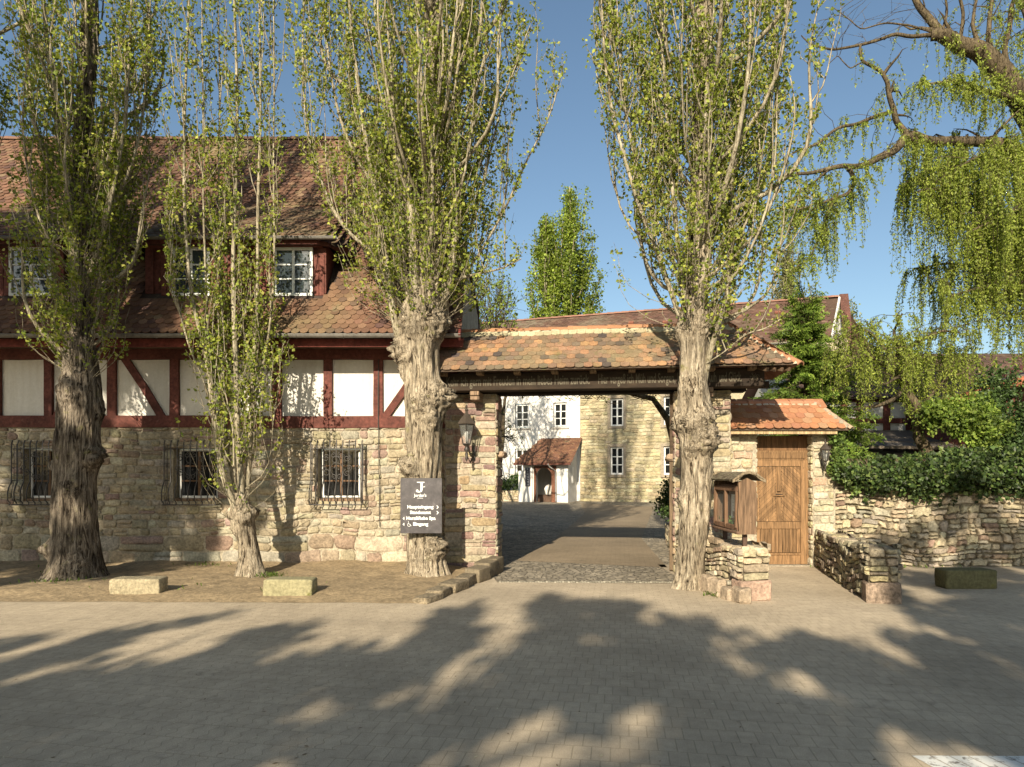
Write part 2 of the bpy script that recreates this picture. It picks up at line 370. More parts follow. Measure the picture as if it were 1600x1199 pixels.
def tileplane(mb, o, ax, up, nn, a0,a1,t0,t1, tw, ex, pal, rng, mask=None, mossn=None, lift=.022, rnd=.35, rowcol=None, rnoise=.0):
    o=np.array(o,float); ax=np.array(ax,float); up=np.array(up,float); nn=np.array(nn,float)
    nr=int((t1-t0)/ex)
    for r in range(nr):
        t=t0+r*ex; na=int((a1-a0)/tw)+2
        for i in range(na):
            a=a0+(i+(.5 if r%2 else 0))*tw
            if a>a1+tw*.3: continue
            p=o+ax*a+up*t
            if rnoise: p=p+nn*rnoise*mn.noise(Vector(p*1.1))+up*rnoise*.6*mn.noise(Vector(p*.7+5))
            if mask and not mask(p,a,t+ex*.5): continue
            c=pick(rng,pal) if not (rowcol and rowcol(r,nr,a) is not None) else np.array(rowcol(r,nr,a))*(1+rng.uniform(-.1,.1))
            if mossn is not None:
                k=mn.noise(Vector(p)*mossn[1])*.5+.5; k=min(1,max(0,(k-.52)*4))*rng.uniform(.3,1)
                c=c*(1-k)+np.array(mossn[0])*k
            tile(mb,p,ax,up,nn,tw,ex*2.1,c,rng,lift,rnd)
def ridge_tiles(mb, p, q, r, ln, col, rng, up=(0,0,1)):
    p=np.array(p,float); q=np.array(q,float); a=q-p; L=np.linalg.norm(a); a/=L; n=max(1,int(L/ln)); ln=L/n
    c=np.cross(a,up); c/=np.linalg.norm(c); b=np.cross(c,a)
    for i in range(n):
        V=[];s=7; rj=r*(1+rng.uniform(-.05,.05))
        for e,(rr,off) in enumerate(((rj*1.1,0),(rj*.9,ln*1.06))):
            for k in range(s):
                t=math.pi*(k/(s-1)); V.append(p+a*(i*ln+off)+c*rr*math.cos(t)*1.1+b*(rr*math.sin(t)*.95))
        cc=col*(1+rng.uniform(-.18,.18)); 
        mb.add(V,[[k,k+1,s+k+1,s+k] for k in range(s-1)],cc,True)
        V2=[]
        for rr in (rj*1.1,rj*.8):
            for k in range(s):
                t=math.pi*(k/(s-1)); V2.append(p+a*(i*ln)+c*rr*math.cos(t)*1.1+b*(rr*math.sin(t)*.95))
        mb.add(V2,[[k,k+1,s+k+1,s+k] for k in range(s-1)],cc)
def gutter(mb, p, q, r, col=(.16,.15,.135)):
    p=np.array(p,float); q=np.array(q,float); a=(q-p)/np.linalg.norm(q-p); c=np.cross(a,(0,0,1)); c/=np.linalg.norm(c); s=9;V=[]
    for e in (p,q):
        for rr in (r,r*.93):
            for k in range(s):
                t=math.pi+math.pi*k/(s-1); V.append(e+c*rr*math.cos(t)+np.array((0,0,rr*math.sin(t))))
    fs=[[k,k+1,2*s+k+1,2*s+k] for k in range(s-1)]+[[s+k,s+k+1,3*s+k+1,3*s+k] for k in range(s-1)]
    fs+=[list(range(s))+list(range(s,2*s))[::-1],list(range(2*s,3*s))+list(range(3*s,4*s))[::-1]]
    mb.add(V,fs,col,False)
    for sg in (-1,1): tube(mb,[p+c*r*sg,q+c*r*sg],.008,5,col)
    L=np.linalg.norm(q-p); n=int(L/.8)
    for i in range(n):
        e=p+a*(L*(i+.5)/n); tube(mb,[e+c*r*1.03*math.cos(math.pi+math.pi*k/8)+np.array((0,0,r*1.05*math.sin(math.pi+math.pi*k/8))) for k in range(9)],.007,4,col)
def window(parent, f, w_, h, cols, rows, mat='paint', fc=(.72,.72,.70), fw=.05, bw=.025, glass='glass', name='window', back=.03, barcol=None):
    """frame, glazing bars and one pane in frame f (origin lower left)"""
    m=MB(); e=.05
    box(m,f,0,w_,0,fw,0,e,fc); box(m,f,0,w_,h-fw,h,0,e,fc)
    box(m,f,0,fw,fw,h-fw,.002,e-.002,fc); box(m,f,w_-fw,w_,fw,h-fw,.002,e-.002,fc)
    wo=m.build(name,M[mat],parent)
    b=MB(); bc=barcol or fc
    for i in range(1,cols): x=w_*i/cols; box(b,f,x-bw*(.9 if i*2==cols else .5),x+bw*(.9 if i*2==cols else .5),fw,h-fw,.006,.036,bc,.003)
    for j in range(1,rows): y=fw+(h-2*fw)*j/rows; box(b,f,fw,w_-fw,y-bw/2,y+bw/2,.008,.033,bc,.003)
    b.build('glazing_bars',M[mat],wo if parent.parent is None else parent)
    g=MB(); poly(g,[f(fw*.8,fw*.8,.015),f(w_-fw*.8,fw*.8,.015),f(w_-fw*.8,h-fw*.8,.015),f(fw*.8,h-fw*.8,.015)])
    g.build('pane',M[glass],wo if parent.parent is None else parent)
    return wo
def textmesh(s, size=1., bold=0., shear=0., spacing=1.):
    cu=bpy.data.curves.new('t','FONT'); cu.body=s; cu.size=size; cu.offset=bold; cu.shear=shear; cu.space_character=spacing; cu.resolution_u=3
    o=bpy.data.objects.new('t',cu); sc.collection.objects.link(o); dg=bpy.context.evaluated_depsgraph_get(); dg.update()
    me=bpy.data.meshes.new_from_object(o.evaluated_get(dg)); bpy.data.objects.remove(o)
    V=np.array([v.co[:] for v in me.vertices]); Fs=[list(p.vertices) for p in me.polygons]; bpy.data.meshes.remove(me)
    return V,Fs
def puttext(mb, f, s, a, b, width=None, height=None, col=(.8,.8,.8), c=.004, bold=0., center=False):
    V,Fs=textmesh(s,1.,bold)
    V[:,0]-=V[:,0].min(); wd=V[:,0].max(); ref=.72
    sy=height/ref if height else width/wd; sx=width/wd if width else sy
    if center: a=a-wd*sx/2
    mb.add([f(a+x*sx,b+y*sy,c) for x,y,_ in V],Fs,col)

SC=.86
STONE=[((.40,.335,.215),4),((.35,.29,.185),3),((.445,.385,.27),3),((.30,.215,.15),1.3),((.33,.235,.18),1),((.36,.325,.24),2),((.38,.31,.20),1)]
PIER=[((.41,.34,.20),4),((.31,.205,.155),3),((.44,.385,.27),3),((.38,.29,.165),1.2),((.25,.165,.135),1.4),((.37,.31,.21),2)]
FIELD=[((.47,.405,.29),4),((.40,.34,.245),3),((.51,.455,.35),3),((.33,.245,.185),.8),((.32,.29,.24),1.5)]
STONE,PIER,FIELD=[[(tuple(np.array(c)*SC*np.array(k_)),w_) for c,w_ in L_] for L_,k_ in ((STONE,(.985,1.,1.07)),(PIER,(.98,.98,1.05)),(FIELD,(1.02,.985,.93)))]
MORT=(.35,.305,.23)
# ------------------------------------------------------------------ ground
def gsheet(name,mat,pts,z,kind='structure',sub=None):
    m=MB(); poly(m,[(x,y,z) for x,y in pts],(.3,.25,.18)); return tag(m.build(name,mat),kind=kind)
gm=MB(); poly(gm,[(-900,-600,-.03),(900,-600,-.03),(900,1500,-.03),(-900,1500,-.03)],(.16,.13,.08)); tag(gm.build('ground',M['earth']),kind='structure')
sd=(.89/4.58)
seam=lambda y: -.33+(y-8.85)*sd
gsheet('interlocking_paving',M['pavewavy'],[(-60,-60),(seam(-60),-60),(seam(9.93),9.93),(-1.15,9.75),(-1.3,9.72),(-60,10.0)],0.)
gsheet('block_paving',M['pave'],[(seam(-60),-60),(60,-60),(60,9.0),(seam(9.0),9.0)],0.)
gsheet('forecourt_paving',M['pavefine'],[(seam(9.0),9.0),(60,9.0),(60,13.6),(2.9,13.6),(2.9,11.3),(-.25,11.42),(-.36,12.2),(-1.15,9.75),(seam(9.93),9.93)],0.)
gsheet('courtyard_cobbles',M['cobble'],[(-.45,11.5),(-.24,11.5),(3.4,11.36),(60,13.7),(60,90),(-40,90),(-40,24.5),(-.9,19),(-.9,12.7)],-.004)
sm=MB(); rg=np.random.RandomState(3)
for i in range(70):
    x=-.22+i*.046; y=11.42-.02*i/50+rg.uniform(-.02,.02); box(sm,Fr((x,y,0),(1,0,0),(0,1,0),(0,0,1)),0,.042,0,rg.uniform(.04,.07),-.01,.006+rg.uniform(0,.006),np.array((.36,.33,.26))*rg.uniform(.7,1.25),.008)
tag(sm.build('cobble_edging',M['stone']),kind='structure')
# smooth court lane beyond the threshold
gsheet('courtyard_lane',M['lane'],[(.1,14.2),(3.0,13.2),(3.6,19),(7.5,36),(4.,40),(3.2,30),(1.2,19)],0.)
# earth bed with a gentle mound
em=MB(); nx,ny=150,46; V=[]
for j in range(ny):
    for i in range(nx):
        s=j/(ny-1); x=-14+(12.7+.95*s)*i/(nx-1) if True else 0; y0=9.86-.26*(i/(nx-1)); y=y0+(13.42-y0)*s
        e=min(1,s*6)*min(1,(1-i/(nx-1))*14+.15); z=.004+e*(.05+.05*mn.noise(Vector((x*.8,y*.9,0)))+.02*mn.noise(Vector((x*5,y*5,3)))+.01*mn.noise(Vector((x*17,y*17,3)))) + .05*max(0,s-.75)*4*e
        V.append((x+.03*mn.noise(Vector((x*3,y,1)))*(j==0),y+((.07*mn.noise(Vector((x*1.5,0,0)))+.03*mn.noise(Vector((x*7,0,0))))if j==0 else 0),z))
I=np.arange(nx-1)[None,:]+np.arange(ny-1)[:,None]*nx
em.add(V,np.stack([I,I+1,I+nx+1,I+nx],-1).reshape(-1,4),(.28,.212,.128),True)
tag(em.build('earth_bed',M['earth']),kind='structure')
# little weeds and litter are ground cover
wm=MB(); rg=np.random.RandomState(8)
for k in range(420):
    if k<120: c=np.array((rg.normal(-4.15,.12),11.75+rg.normal(0,.1),.06))
    elif k<200: c=np.array((rg.normal(-7.3,.3),11.1+rg.normal(0,.08),.06))
    elif k<250: c=np.array((rg.normal(-5.9,.35),12.9+rg.normal(0,.1),.08))
    elif k<310: c=np.array((rg.normal(3.05,.12),10.15+rg.normal(0,.1),.01))
    elif k<380: c=np.array((rg.uniform(5.7,8.8),13.1+rg.normal(0,.05),.01))
    else: c=np.array((rg.uniform(-12,-1.6),rg.uniform(10.2,13),.06))
    a=rg.uniform(0,6.28); d=np.array((math.cos(a),math.sin(a),rg.uniform(.3,1.6)))*rg.uniform(.02,.06); s=np.array((-math.sin(a),math.cos(a),0))*.006
    wm.add([c-s,c+s,c+d*.7+s*1.6,c+d,c+d*.7-s*1.6],[(0,1,2,3,4)],np.array((.10,.15,.03))*rg.uniform(.7,1.4))
tag(wm.build('weeds',M['leaf']),'small green weeds sprouting at the foot of trunks and walls','weeds',kind='stuff')
lm=MB()
for k in range(1500):
    x=rg.uniform(-9,9); y=rg.uniform(3.5,11) if k%3 else rg.uniform(9.8,13.2)
    z=.004 if y<9.6 or x>-1 else .085
    a=rg.uniform(0,6.28); l=rg.uniform(.006,.022); q=np.array((math.cos(a),math.sin(a),0)); s=np.array((-q[1],q[0],0))
    c=np.array((x,y,z)); lm.add([c-q*l,c+s*l*.4,c+q*l,c-s*l*.4],[(0,1,2,3)],[(.30,.25,.15),(.45,.42,.3),(.13,.09,.05)][k%3])
tag(lm.build('leaf_litter',M['leaf']),'scattered bud scales and leaf litter over the paving','litter',kind='stuff')
# worn white bay line
pm,pt,pb=nm('worn road paint'); v=mapped(pt,(1,1,1)); fn=noi(pt,v,14,7,.75)
pt.links.new(mixc(pt,ramp(pt,fn,[(.38,(0,0,0)),(.47,(1,1,1))]),(.20,.18,.155),(.66,.66,.62)),pb.inputs['Base Color']); pb.inputs['Roughness'].default_value=.8
km=MB(); rg=np.random.RandomState(5); x=2.60; i=0
while x<6.5:
    wd=.122; yy=4.44-.012*(x-2.6); skew=-.035
    V=[(x,yy,.004),(x+wd-.008,yy,.004),(x+wd-.008-skew,yy-.19,.004),(x-skew,yy-.19,.004)]; poly(km,V); x+=wd
for x in (2.75,3.0): poly(km,[(x,4.235,.004),(x+.12,4.235,.004),(x+.14,4.12,.004),(x+.02,4.12,.004)])
tag(km.build('bay_marking',pm),kind='structure')
# ------------------------------------------------------------------ half-timbered house on the left
D=13.34; XL=-14.5; XR=-1.02
house=thing('half_timbered_house','long house with stone ground floor, white panels in red timber and brown dormered roof','house',(-7.5,D,0))
f=wallf(D); rng=np.random.RandomState(11)
WIN=[(-9.56,-8.74,1.27,2.31),(-6.62,-5.75,1.27,2.31),(-3.80,-2.95,1.27,2.31)]
m=MB(); holeplane(m,f,XL,XR,-.1,2.74,WIN,MORT)
def sandcol(x,z): return None
courses(m,f,XL,XR,.04,2.72,rng,STONE,(.085,.165),(.13,.36),WIN,.028,.014,.045,.16,4,.2,big=.5,flat=False)
for h in WIN:   # splayed reveals of the openings
    a,b,c,d=h; dp=-.32; col=(.36,.31,.22)
    for q in ([(a,c),(a,d)],[(b,d),(b,c)],[(b,c),(a,c)],[(a,d),(b,d)]):
        (p0,p1)=q; m.add([f(*p0,.0),f(*p1,.0),f(*p1,dp),f(*p0,dp)],[(0,1,2,3)],col)
m.build('stone_wall',M['stone'],house)
# side wall facing the gate passage and back
m=MB(); fs_=Fr((XR,D,0),(0,1,0),(0,0,1),(1,0,0)); holeplane(m,fs_,0,9.5,0,6.5,(),MORT); courses(m,fs_,0,9.5,0,4.2,rng,STONE,(.1,.18),(.2,.45),(),.025,.014,.03,.14,9,.2)
m.build('gable_wall',M['stone'],house)
# plaster
m=MB(); poly(m,[f(XL,2.74,-.03),f(XR,2.74,-.03),f(XR,4.35,-.03),f(XL,4.35,-.03)],(.62,.60,.55)); m.build('plaster_infill',M['plaster'],house)
RED=(.112,.038,.029)
def wob(mb,f,a0,a1,b0,b1,c0,c1,col,seed=0):
    """hewn horizontal or vertical timber with slightly uneven arrises"""
    n=max(2,int(max(a1-a0,b1-b0)/.22)); horiz=(a1-a0)>(b1-b0); V=[]
    for i in range(n+1):
        t=i/n
        k=lambda s: .011*mn.noise(Vector(((a0+(a1-a0)*t)*1.7+s,(b0+(b1-b0)*t)*1.7,seed+s)))
        if horiz: x=a0+(a1-a0)*t; V+=[f(x,b0+k(1),c1),f(x,b1+k(7),c1),f(x,b1+k(7)+.004,c0),f(x,b0+k(1)-.004,c0)]
        else: z=b0+(b1-b0)*t; V+=[f(a0+k(1),z,c1),f(a1+k(7),z,c1),f(a1+k(7)+.004,z,c0),f(a0+k(1)-.004,z,c0)]
    fs=[[4*i+e,4*i+(e+1)%4,4*i+4+(e+1)%4,4*i+4+e] for i in range(n) for e in range(4)]+[[0,1,2,3],[4*n,4*n+1,4*n+2,4*n+3]]
    mb.add(V,fs,col)
X=lambda px:(px-800)/80.
m=MB(); wob(m,f,XL,-5.68,2.715,2.945,-.02,.055,RED,2); wob(m,f,-5.67,XR,2.705,2.935,-.02,.05,RED,3); m.build('sill_beam',M['redwood'],house)
m=MB(); wob(m,f,XL,XR,4.04,4.24,-.02,.06,RED,4); m.build('wall_plate',M['redwood'],house)
for i,(a,b) in enumerate(((-92,-78),(-8,2),(70,83),(168,182),(266,280),(345,358),(426,440),(506,519),(584,591.6),(592.2,598),(700,716))):
    m=MB(); wob(m,f,X(a),X(b),2.94,4.045,-.02,.035+.006*(i%3),np.array(RED)*(1+.1*math.sin(i*2.1)),5+i); m.build('post',M['redwood'],house)
for (xa,za,xb,zb) in ((196,4.04,252,2.94),(128,4.04,90,2.94),(662,4.04,603,2.94),(-20,4.04,-60,2.94)):
    m=MB(); w2=.085
    pts=[(X(xa)-w2,za),(X(xa)+w2,za),((X(xa)+X(xb))/2+w2+.02,(za+zb)/2),(X(xb)+w2,zb),(X(xb)-w2,zb),((X(xa)+X(xb))/2-w2+.02,(za+zb)/2)]
    prism(m,f,pts,-.02,.031,RED); m.build('brace',M['redwood'],house)
# eaves
TY=1.19; ZE=4.33; YE=12.3; main=lambda Y: ZE+TY*(Y-YE)
ff=wallf(0)
m=MB(); box(m,f,XL,XR+.1,4.245,4.36,-.02,.22,(.15,.10,.07)); m.build('eaves_moulding',M['darkwood'],house)
m=MB(); box(m,f,XL,XR+.12,4.15,4.30,.72,.76,(.14,.034,.026)); box(m,f,XL,XR+.12,4.302,4.325,.1,.74,(.10,.04,.03)); 
m.build('fascia_board',M['redwood'],house)
m=MB(); gutter(m,(XL,12.36,4.335),(-.93,12.36,4.335),.062); m.build('gutter',M['metal'],house)
m=MB(); tube(m,[(-2.60,D-.035,4.2),(-2.60,D-.075,3.4),(-2.60,D-.07,2.8),(-2.58,D-.06,1.5),(-2.575,D-.06,.78)],.008,5,(.06,.055,.05)); m.build('wall_cable',M['iron'],house)
# main roof
RP=[((.135,.073,.048),4),((.165,.092,.06),4),((.11,.06,.042),2),((.19,.125,.08),1.5),((.095,.055,.045),1.2)]
YR=17.3; ZR=main(YR)
DORM=[(-12.0,-8.66),(-6.97,-3.62)]; ZD=6.24; YD=12.80; YT=15.15
SWL=.60; SWR=.48
def yedge(x,xa,xb):
    s=0
    if x<xa: s=min(1,(xa-x)/SWL)
    elif x>xb: s=min(1,(x-xb)/SWR)
    s=s*s*(3-2*s); return YD+(13.905-YD)*s
def indorm(x,Y):
    for xa,xb in DORM:
        if xa-SWL<x<xb+SWR and yedge(x,xa,xb)+.12<Y<YT-.02: return True
    return False
l=math.hypot(1,TY); up=np.array((0,1/l,TY/l)); nn=np.array((0,-TY/l,1/l)); SL=(YR-YE)*l
xmax=lambda Y,z: -.93-.075*(Y-12.3)*0 if z<6.55 else -.93-(z-6.55)*.42
m=MB(); rng=np.random.RandomState(21)
tileplane(m,(0,YE,ZE),(1,0,0),up,nn,XL,-.9,0,SL,.158,.131,RP,rng,mask=lambda p,a,t: p[0]<xmax(p[1],p[2])-.05 and not indorm(p[0],p[1]+.05),mossn=((.20,.165,.085),.55),rnoise=.012,lift=.03,rnd=.5)
# deck under the tiles, notched round the dormers
us=[(XL,-.99)]
dk=(.05,.035,.03)
def dq(x0,x1,Y0,Y1): m.add([(x0,Y0,main(Y0)-.03),(x1,Y0,main(Y0)-.03),(x1,Y1,main(Y1)-.03),(x0,Y1,main(Y1)-.03)],[(0,1,2,3)],dk)
dq(XL,-.99,YE+.02,13.1); dq(XL,-.99,13.1,14.1)
dq(XL,-1.0,14.1,14.2) ; 
m.add([(XL,14.2,main(14.2)-.03),(-1.05,14.2,main(14.2)-.03),(-2.55,YR,ZR-.03),(XL,YR,ZR-.03)],[(0,1,2,3)],dk)
# rear slope and half hip towards the courtyard
m.add([(XL,YR,ZR),(-2.55,YR,ZR),(-.98,YR+3.1,6.6),(-.98,YR+5,ZE),(XL,YR+5,ZE)],[(0,1,2,3,4)],(.12,.07,.05))
hn=[(-2.55,YR,ZR),(-.96,14.2,6.55),(-.96,YR+3.1,6.55)]; m.add(hn,[(0,1,2)],(.12,.07,.05))
m.add([(XR-.03,D,4.2),(XR-.03,14.2,6.5),(XR-.03,YR+3.1,6.5),(XR-.03,YR+5,4.2)],[(0,1,2,3)],(.3,.27,.22))
roof=m.build('roof',M['tile'],house)
m=MB(); box(m,Fr((-.95,YE,ZE-.02),(0,1/l,TY/l),(0,-TY/l,1/l),(1,0,0)),0,2.85,-.12,.02,-.02,.02,(.12,.03,.025)); m.build('verge_board',M['redwood'],house)
m=MB(); ridge_tiles(m,(XL,YR,ZR-.05),(-2.5,YR,ZR-.05),.11,.34,np.array((.15,.085,.06)),rng); m.build('ridge_tiles',M['tile'],roof)
# dormers
def dormer(xa,xb,wins,seed):
    rng=np.random.RandomState(seed); fd=wallf(13.1); b0=main(13.1)-.02
    m=MB(); nb=int((xb-xa)/.17)
    hole=[(w0,w1,5.2,6.14) for w0,w1 in wins]
    holeplane(m,fd,xa,xb,b0,ZD-.02,hole,RED,-.015)
    for (w0,w1) in wins:
        for (c0,c1) in ((w0-.22,w0-.01),(w1+.01,w1+.22)):
            for k in range(2): a=c0+(c1-c0)*k/2; box(m,fd,a+.003,a+(c1-c0)/2-.003,5.22,6.0,-.01,.035,np.array(RED)*1.15,.006)
    box(m,fd,xa,xb,6.14,6.26,-.01,.10,np.array(RED)*1.2); box(m,fd,xa-.06,xa+.1,b0,6.14,-.1,.02,RED); box(m,fd,xb-.1,xb+.06,b0,6.14,-.1,.02,RED)
    for xx in (xa-.05,xb+.05): m.add([(xx,13.12,b0),(xx,13.9,6.22),(xx,13.12,6.22)],[(0,1,2)],RED)
    dm=m.build('dormer',M['redwood'],house)
    m=MB(); tw=.158; cols=int((xb-xa+SWL+SWR)/tw)
    for i in range(cols*2):
        r0=i%2; x=xa-SWL+.02+(i//2+.5*r0)*tw; ye=yedge(x,xa,xb); dz=main(YT)-ZD; L=math.hypot(YT-ye,dz); upv=np.array((0,(YT-ye)/L,dz/L)); nv=np.array((0,-upv[2],upv[1]))
        k=r0
        while k*.131<L+.05:
            p=np.array((x,ye,ZD))+upv*k*.131+nv*.012*mn.noise(Vector((x*1.3,k*.2,seed)))
            c=pick(rng,RP); g=min(1,max(0,mn.noise(Vector(p)*.8)*2.0+.25))*rng.uniform(.2,.9); c=c*(1-g)+np.array((.19,.165,.10))*g
            tile(m,p,np.array((1.,0,0)),upv,nv,tw,.27,c,rng,.024,.4); k+=2
    # boarding below the tiles
    xs=np.linspace(xa-SWL+.02,xb+SWR-.02,26)
    for i in range(25):
        a,b=xs[i],xs[i+1]; ya,yb=yedge(a,xa,xb)+.02,yedge(b,xa,xb)+.02
        m.add([(a,ya,ZD-.03),(b,yb,ZD-.03),(b,YT,main(YT)-.03),(a,YT,main(YT)-.03)],[(0,1,2,3)],(.06,.03,.025))
    m.build('dormer_roof',M['tile'],dm)
    m=MB()
    for i in range(25):
        a,b=xs[i],xs[i+1]; ya,yb=yedge(a,xa,xb)+.06,yedge(b,xa,xb)+.06
        m.add([(a,ya,ZD-.10-.0*i),(b,yb,ZD-.10),(b,yb,ZD-.015),(a,ya,ZD-.015)],[(0,1,2,3)],RED)
        m.add([(a,ya,ZD-.10),(b,yb,ZD-.10),(b,max(13.11,main and 13.11),ZD-.08),(a,13.11,ZD-.08)],[(0,1,2,3)],(.07,.03,.025))
    m.build('dormer_fascia',M['redwood'],dm)
    m=MB(); gutter(m,(xa-.1,YD-.03,ZD+.0),(xb+.35,YD-.03,ZD),.045); m.build('dormer_gutter',M['metal'],dm)
    for (w0,w1) in wins: window(dm,wallf(13.13).at(w0,5.21,0.04),w1-w0,.93,2,3,fc=(.68,.70,.68),fw=.055,bw=.028,glass='skyglass',name='dormer_window')
    return dm
dormer(*DORM[1],[(-6.5,-5.78),(-4.56,-3.81)],5); dormer(*DORM[0],[(-11.55,-10.82),(-9.62,-8.80)],6)
# ground-floor windows with wrought-iron baskets
def spiral(m,f,a,b,r,turns,dirn,start,c,rad=.009):
    pts=[]
    for i in range(26):
        t=i/25; an=start+dirn*turns*2*math.pi*t; rr=r*(1-.8*t); pts.append(f(a+rr*math.cos(an),b+rr*math.sin(an),c))
    tube(m,pts,rad,4,IR)
IR=(.05,.045,.042)
for (a,b,c,d) in WIN:
    wf=wallf(D+.20)
    wo=window(house,wf.at(a+.05,c+.07,0),b-a-.1,d-c-.09,2,3,fc=(.70,.70,.68),fw=.035,bw=.03,glass='glass',barcol=(.13,.07,.035))
    m=MB(); box(m,wallf(D),a-.0,b+.0,c,c+.055,-.3,-.03,(.20,.13,.08),.004); m.build('sill',M['wood'],house)
    m=MB(); g0=a-.075; g1=b+.06; cc=.20; n=9
    for i in range(n):
        x=g0+(g1-g0)*i/(n-1); pts=[f(x,2.43,cc-.02),f(x,2.38,cc+.0),f(x,2.0,cc),f(x,1.66,cc)]
        for k in range(1,9): t=k/8; pts.append(f(x,1.66-.30*t,cc+.10*math.sin(t*math.pi*.62)))
        pts+= [f(x,1.30,cc+.10),f(x,1.25,cc+.03),f(x,1.21,cc+.06)]
        tube(m,pts,.0115,5,IR)
        tube(m,[f(x,2.43,cc-.02),f(x,2.455,cc-.03)],.013,5,IR)
    for x in (g0,g1):
        for zz in (2.29,2.0,1.68,1.3): tube(m,[f(x,zz,cc),f(x,zz,0.)],.007,4,IR)
        for q in (.07,.13): tube(m,[f(x,2.38,q)]+[f(x,1.66,q)]+[f(x,1.66-.3*t,q+.07*math.sin(t*math.pi*.62)) for t in (.25,.5,.75,1)]+[f(x,1.22,q)],.007,4,IR)
    for zz,rr in ((2.29,.009),(1.215,.011)): tube(m,[f(g0,zz,cc+(.05 if zz<2 else 0)),f(g1,zz,cc+(.05 if zz<2 else 0))],rr,5,IR)
    tube(m,[f(g0,1.215,.0),f(g0,1.215,cc+.05)],.01,4,IR); tube(m,[f(g1,1.215,.0),f(g1,1.215,cc+.05)],.01,4,IR)
    mx=(a+b)/2; cf=cc+.008
    for sgn in (-1,1):
        spiral(m,f,mx+sgn*.07,2.17,.055,1.3,sgn,math.pi/2,cf); spiral(m,f,mx+sgn*.20,2.11,.07,1.4,-sgn,math.pi*.3,cf)
        spiral(m,f,mx+sgn*.24,1.93,.06,1.3,sgn,-math.pi*.4,cf); spiral(m,f,mx+sgn*.20,1.83,.07,1.4,sgn,math.pi*.6,cf)
        spiral(m,f,mx+sgn*.06,1.76,.05,1.2,-sgn,-math.pi*.5,cf)
    an=np.linspace(0,2*math.pi,25); tube(m,[f(mx+.12*math.cos(t),1.90+.12*math.sin(t),cf) for t in an],.006,4,IR)
    spiral(m,f,mx-.02,2.07,.09,1.2,1,0,cf); lathe(m,f(mx-.04,1.93,cf),[(0,-.02),(.02,0),(0,.02)],6,IR); lathe(m,f(mx+.04,1.89,cf),[(0,-.02),(.02,0),(0,.02)],6,IR)
    m.build('window_grille',M['iron'],house)
# ------------------------------------------------------------------ gateway
U=np.array((.9906,-.1363,0)); NB=np.array((.1363,.9906,0))
GF=Fr((-.30,12.9,0),U,(0,0,1),-NB)                        # a along the gate, b up, c towards the viewer
gate=thing('gateway','wide gateway with stone piers and long dark inscribed beam under an orange-brown tiled roof','gateway',(1.3,12.9,0))
rng=np.random.RandomState(31)
def pier(a0,a1,depth,top,name='pier',pal=PIER,hr=(.09,.19),wr=(.2,.48)):
    m=MB()
    sides=[(GF.at(0,0,0),a0,a1,1),]
    holeplane(m,GF,a0,a1,-.05,top,(),MORT,0)
    courses(m,GF,a0,a1,0,top,rng,pal,hr,wr,(),.03,.014,.015,.14,int(a0*10)+50,.2)
    for aa,sg in ((a0,-1),(a1,1)):
        sf=Fr(GF(aa,0,0),NB,(0,0,1),U*sg)
        holeplane(m,sf,0,depth,-.05,top,(),MORT,0); courses(m,sf,0,depth,0,top,rng,pal,hr,(.2,.4),(),.03,.014,.012,.14,7,.15)
    poly(m,[GF(a0,top,0),GF(a1,top,0),GF(a1,top,-depth),GF(a0,top,-depth)],MORT)
    poly(m,[GF(a0,0,-depth),GF(a1,0,-depth),GF(a1,top,-depth),GF(a0,top,-depth)],MORT)
    return m.build(name,M['stone'],gate)
pier(-.98,.0,.6,3.32)
pier(3.30,4.28,.6,3.32)
for a,hgt in ((.0,2.12),(3.3,2.05)):
    m=MB(); s=1 if a<1 else -1
    box(m,GF,min(a,a+s*.14),max(a,a+s*.14),hgt,hgt+.13,-.45,-.1,(.36,.26,.18),.03,.015,rng); m.build('pivot_stone',M['stone'],gate)
DW=(.032,.021,.013)
m=MB(); box(m,GF,-1.15,4.78,3.335,3.665,.10,.42,DW,.012); bm=m.build('lintel_beam',M['darkwood'],gate)
m=MB(); box(m,GF,-1.1,4.6,3.32,3.60,-.5,-.2,(.02,.014,.009),.012); m.build('rear_beam',M['darkwood'],gate)
for a in (-.42,3.75):
    m=MB(); box(m,GF,a,a+.17,3.17,3.245,-.1,.40,(.22,.15,.10),.01); box(m,GF,a,a+.17,3.25,3.33,-.1,.43,(.25,.17,.11),.01); m.build('corbel',M['wood'],gate)
for i in range(9):
    a=-.95+i*.68; m=MB(); box(m,GF,a,a+.12,3.60,3.70,.3,.62,(.22,.15,.09),.008); m.build('rafter_end',M['wood'],gate)
# inscription
TXC=(.105,.09,.06)
tf=GF.at(0,0,.42)
def INS(*a): m=MB(); puttext(m,tf,*a); m.build('inscription',M['letter'],bm)
INS('Kehr ich gern mit Freuden in mein liebes Heim zurück.',-.86,3.425,2.63,.175,TXC,.003,.016)
INS('Hier vergeß ich Müh und Sorgen, hier find ich Ruh',1.92,3.425,2.05,.175,TXC,.003,.016)
INS('und Glück.',4.02,3.425,.38,.175,TXC,.003,.016)
m=MB()
for k in range(6):
    t=k*math.pi/3; tube(m,[tf(4.6,3.5,.004),tf(4.6+.07*math.cos(t),3.5+.07*math.sin(t),.004)],.006,4,TXC)
spiral_pts=[tf(4.66+.03*math.cos(t),3.5+.03*math.sin(t),.005) for t in np.linspace(0,5,12)]; tube(m,spiral_pts,.005,4,TXC)
m.build('carved_flower',M['letter'],bm)
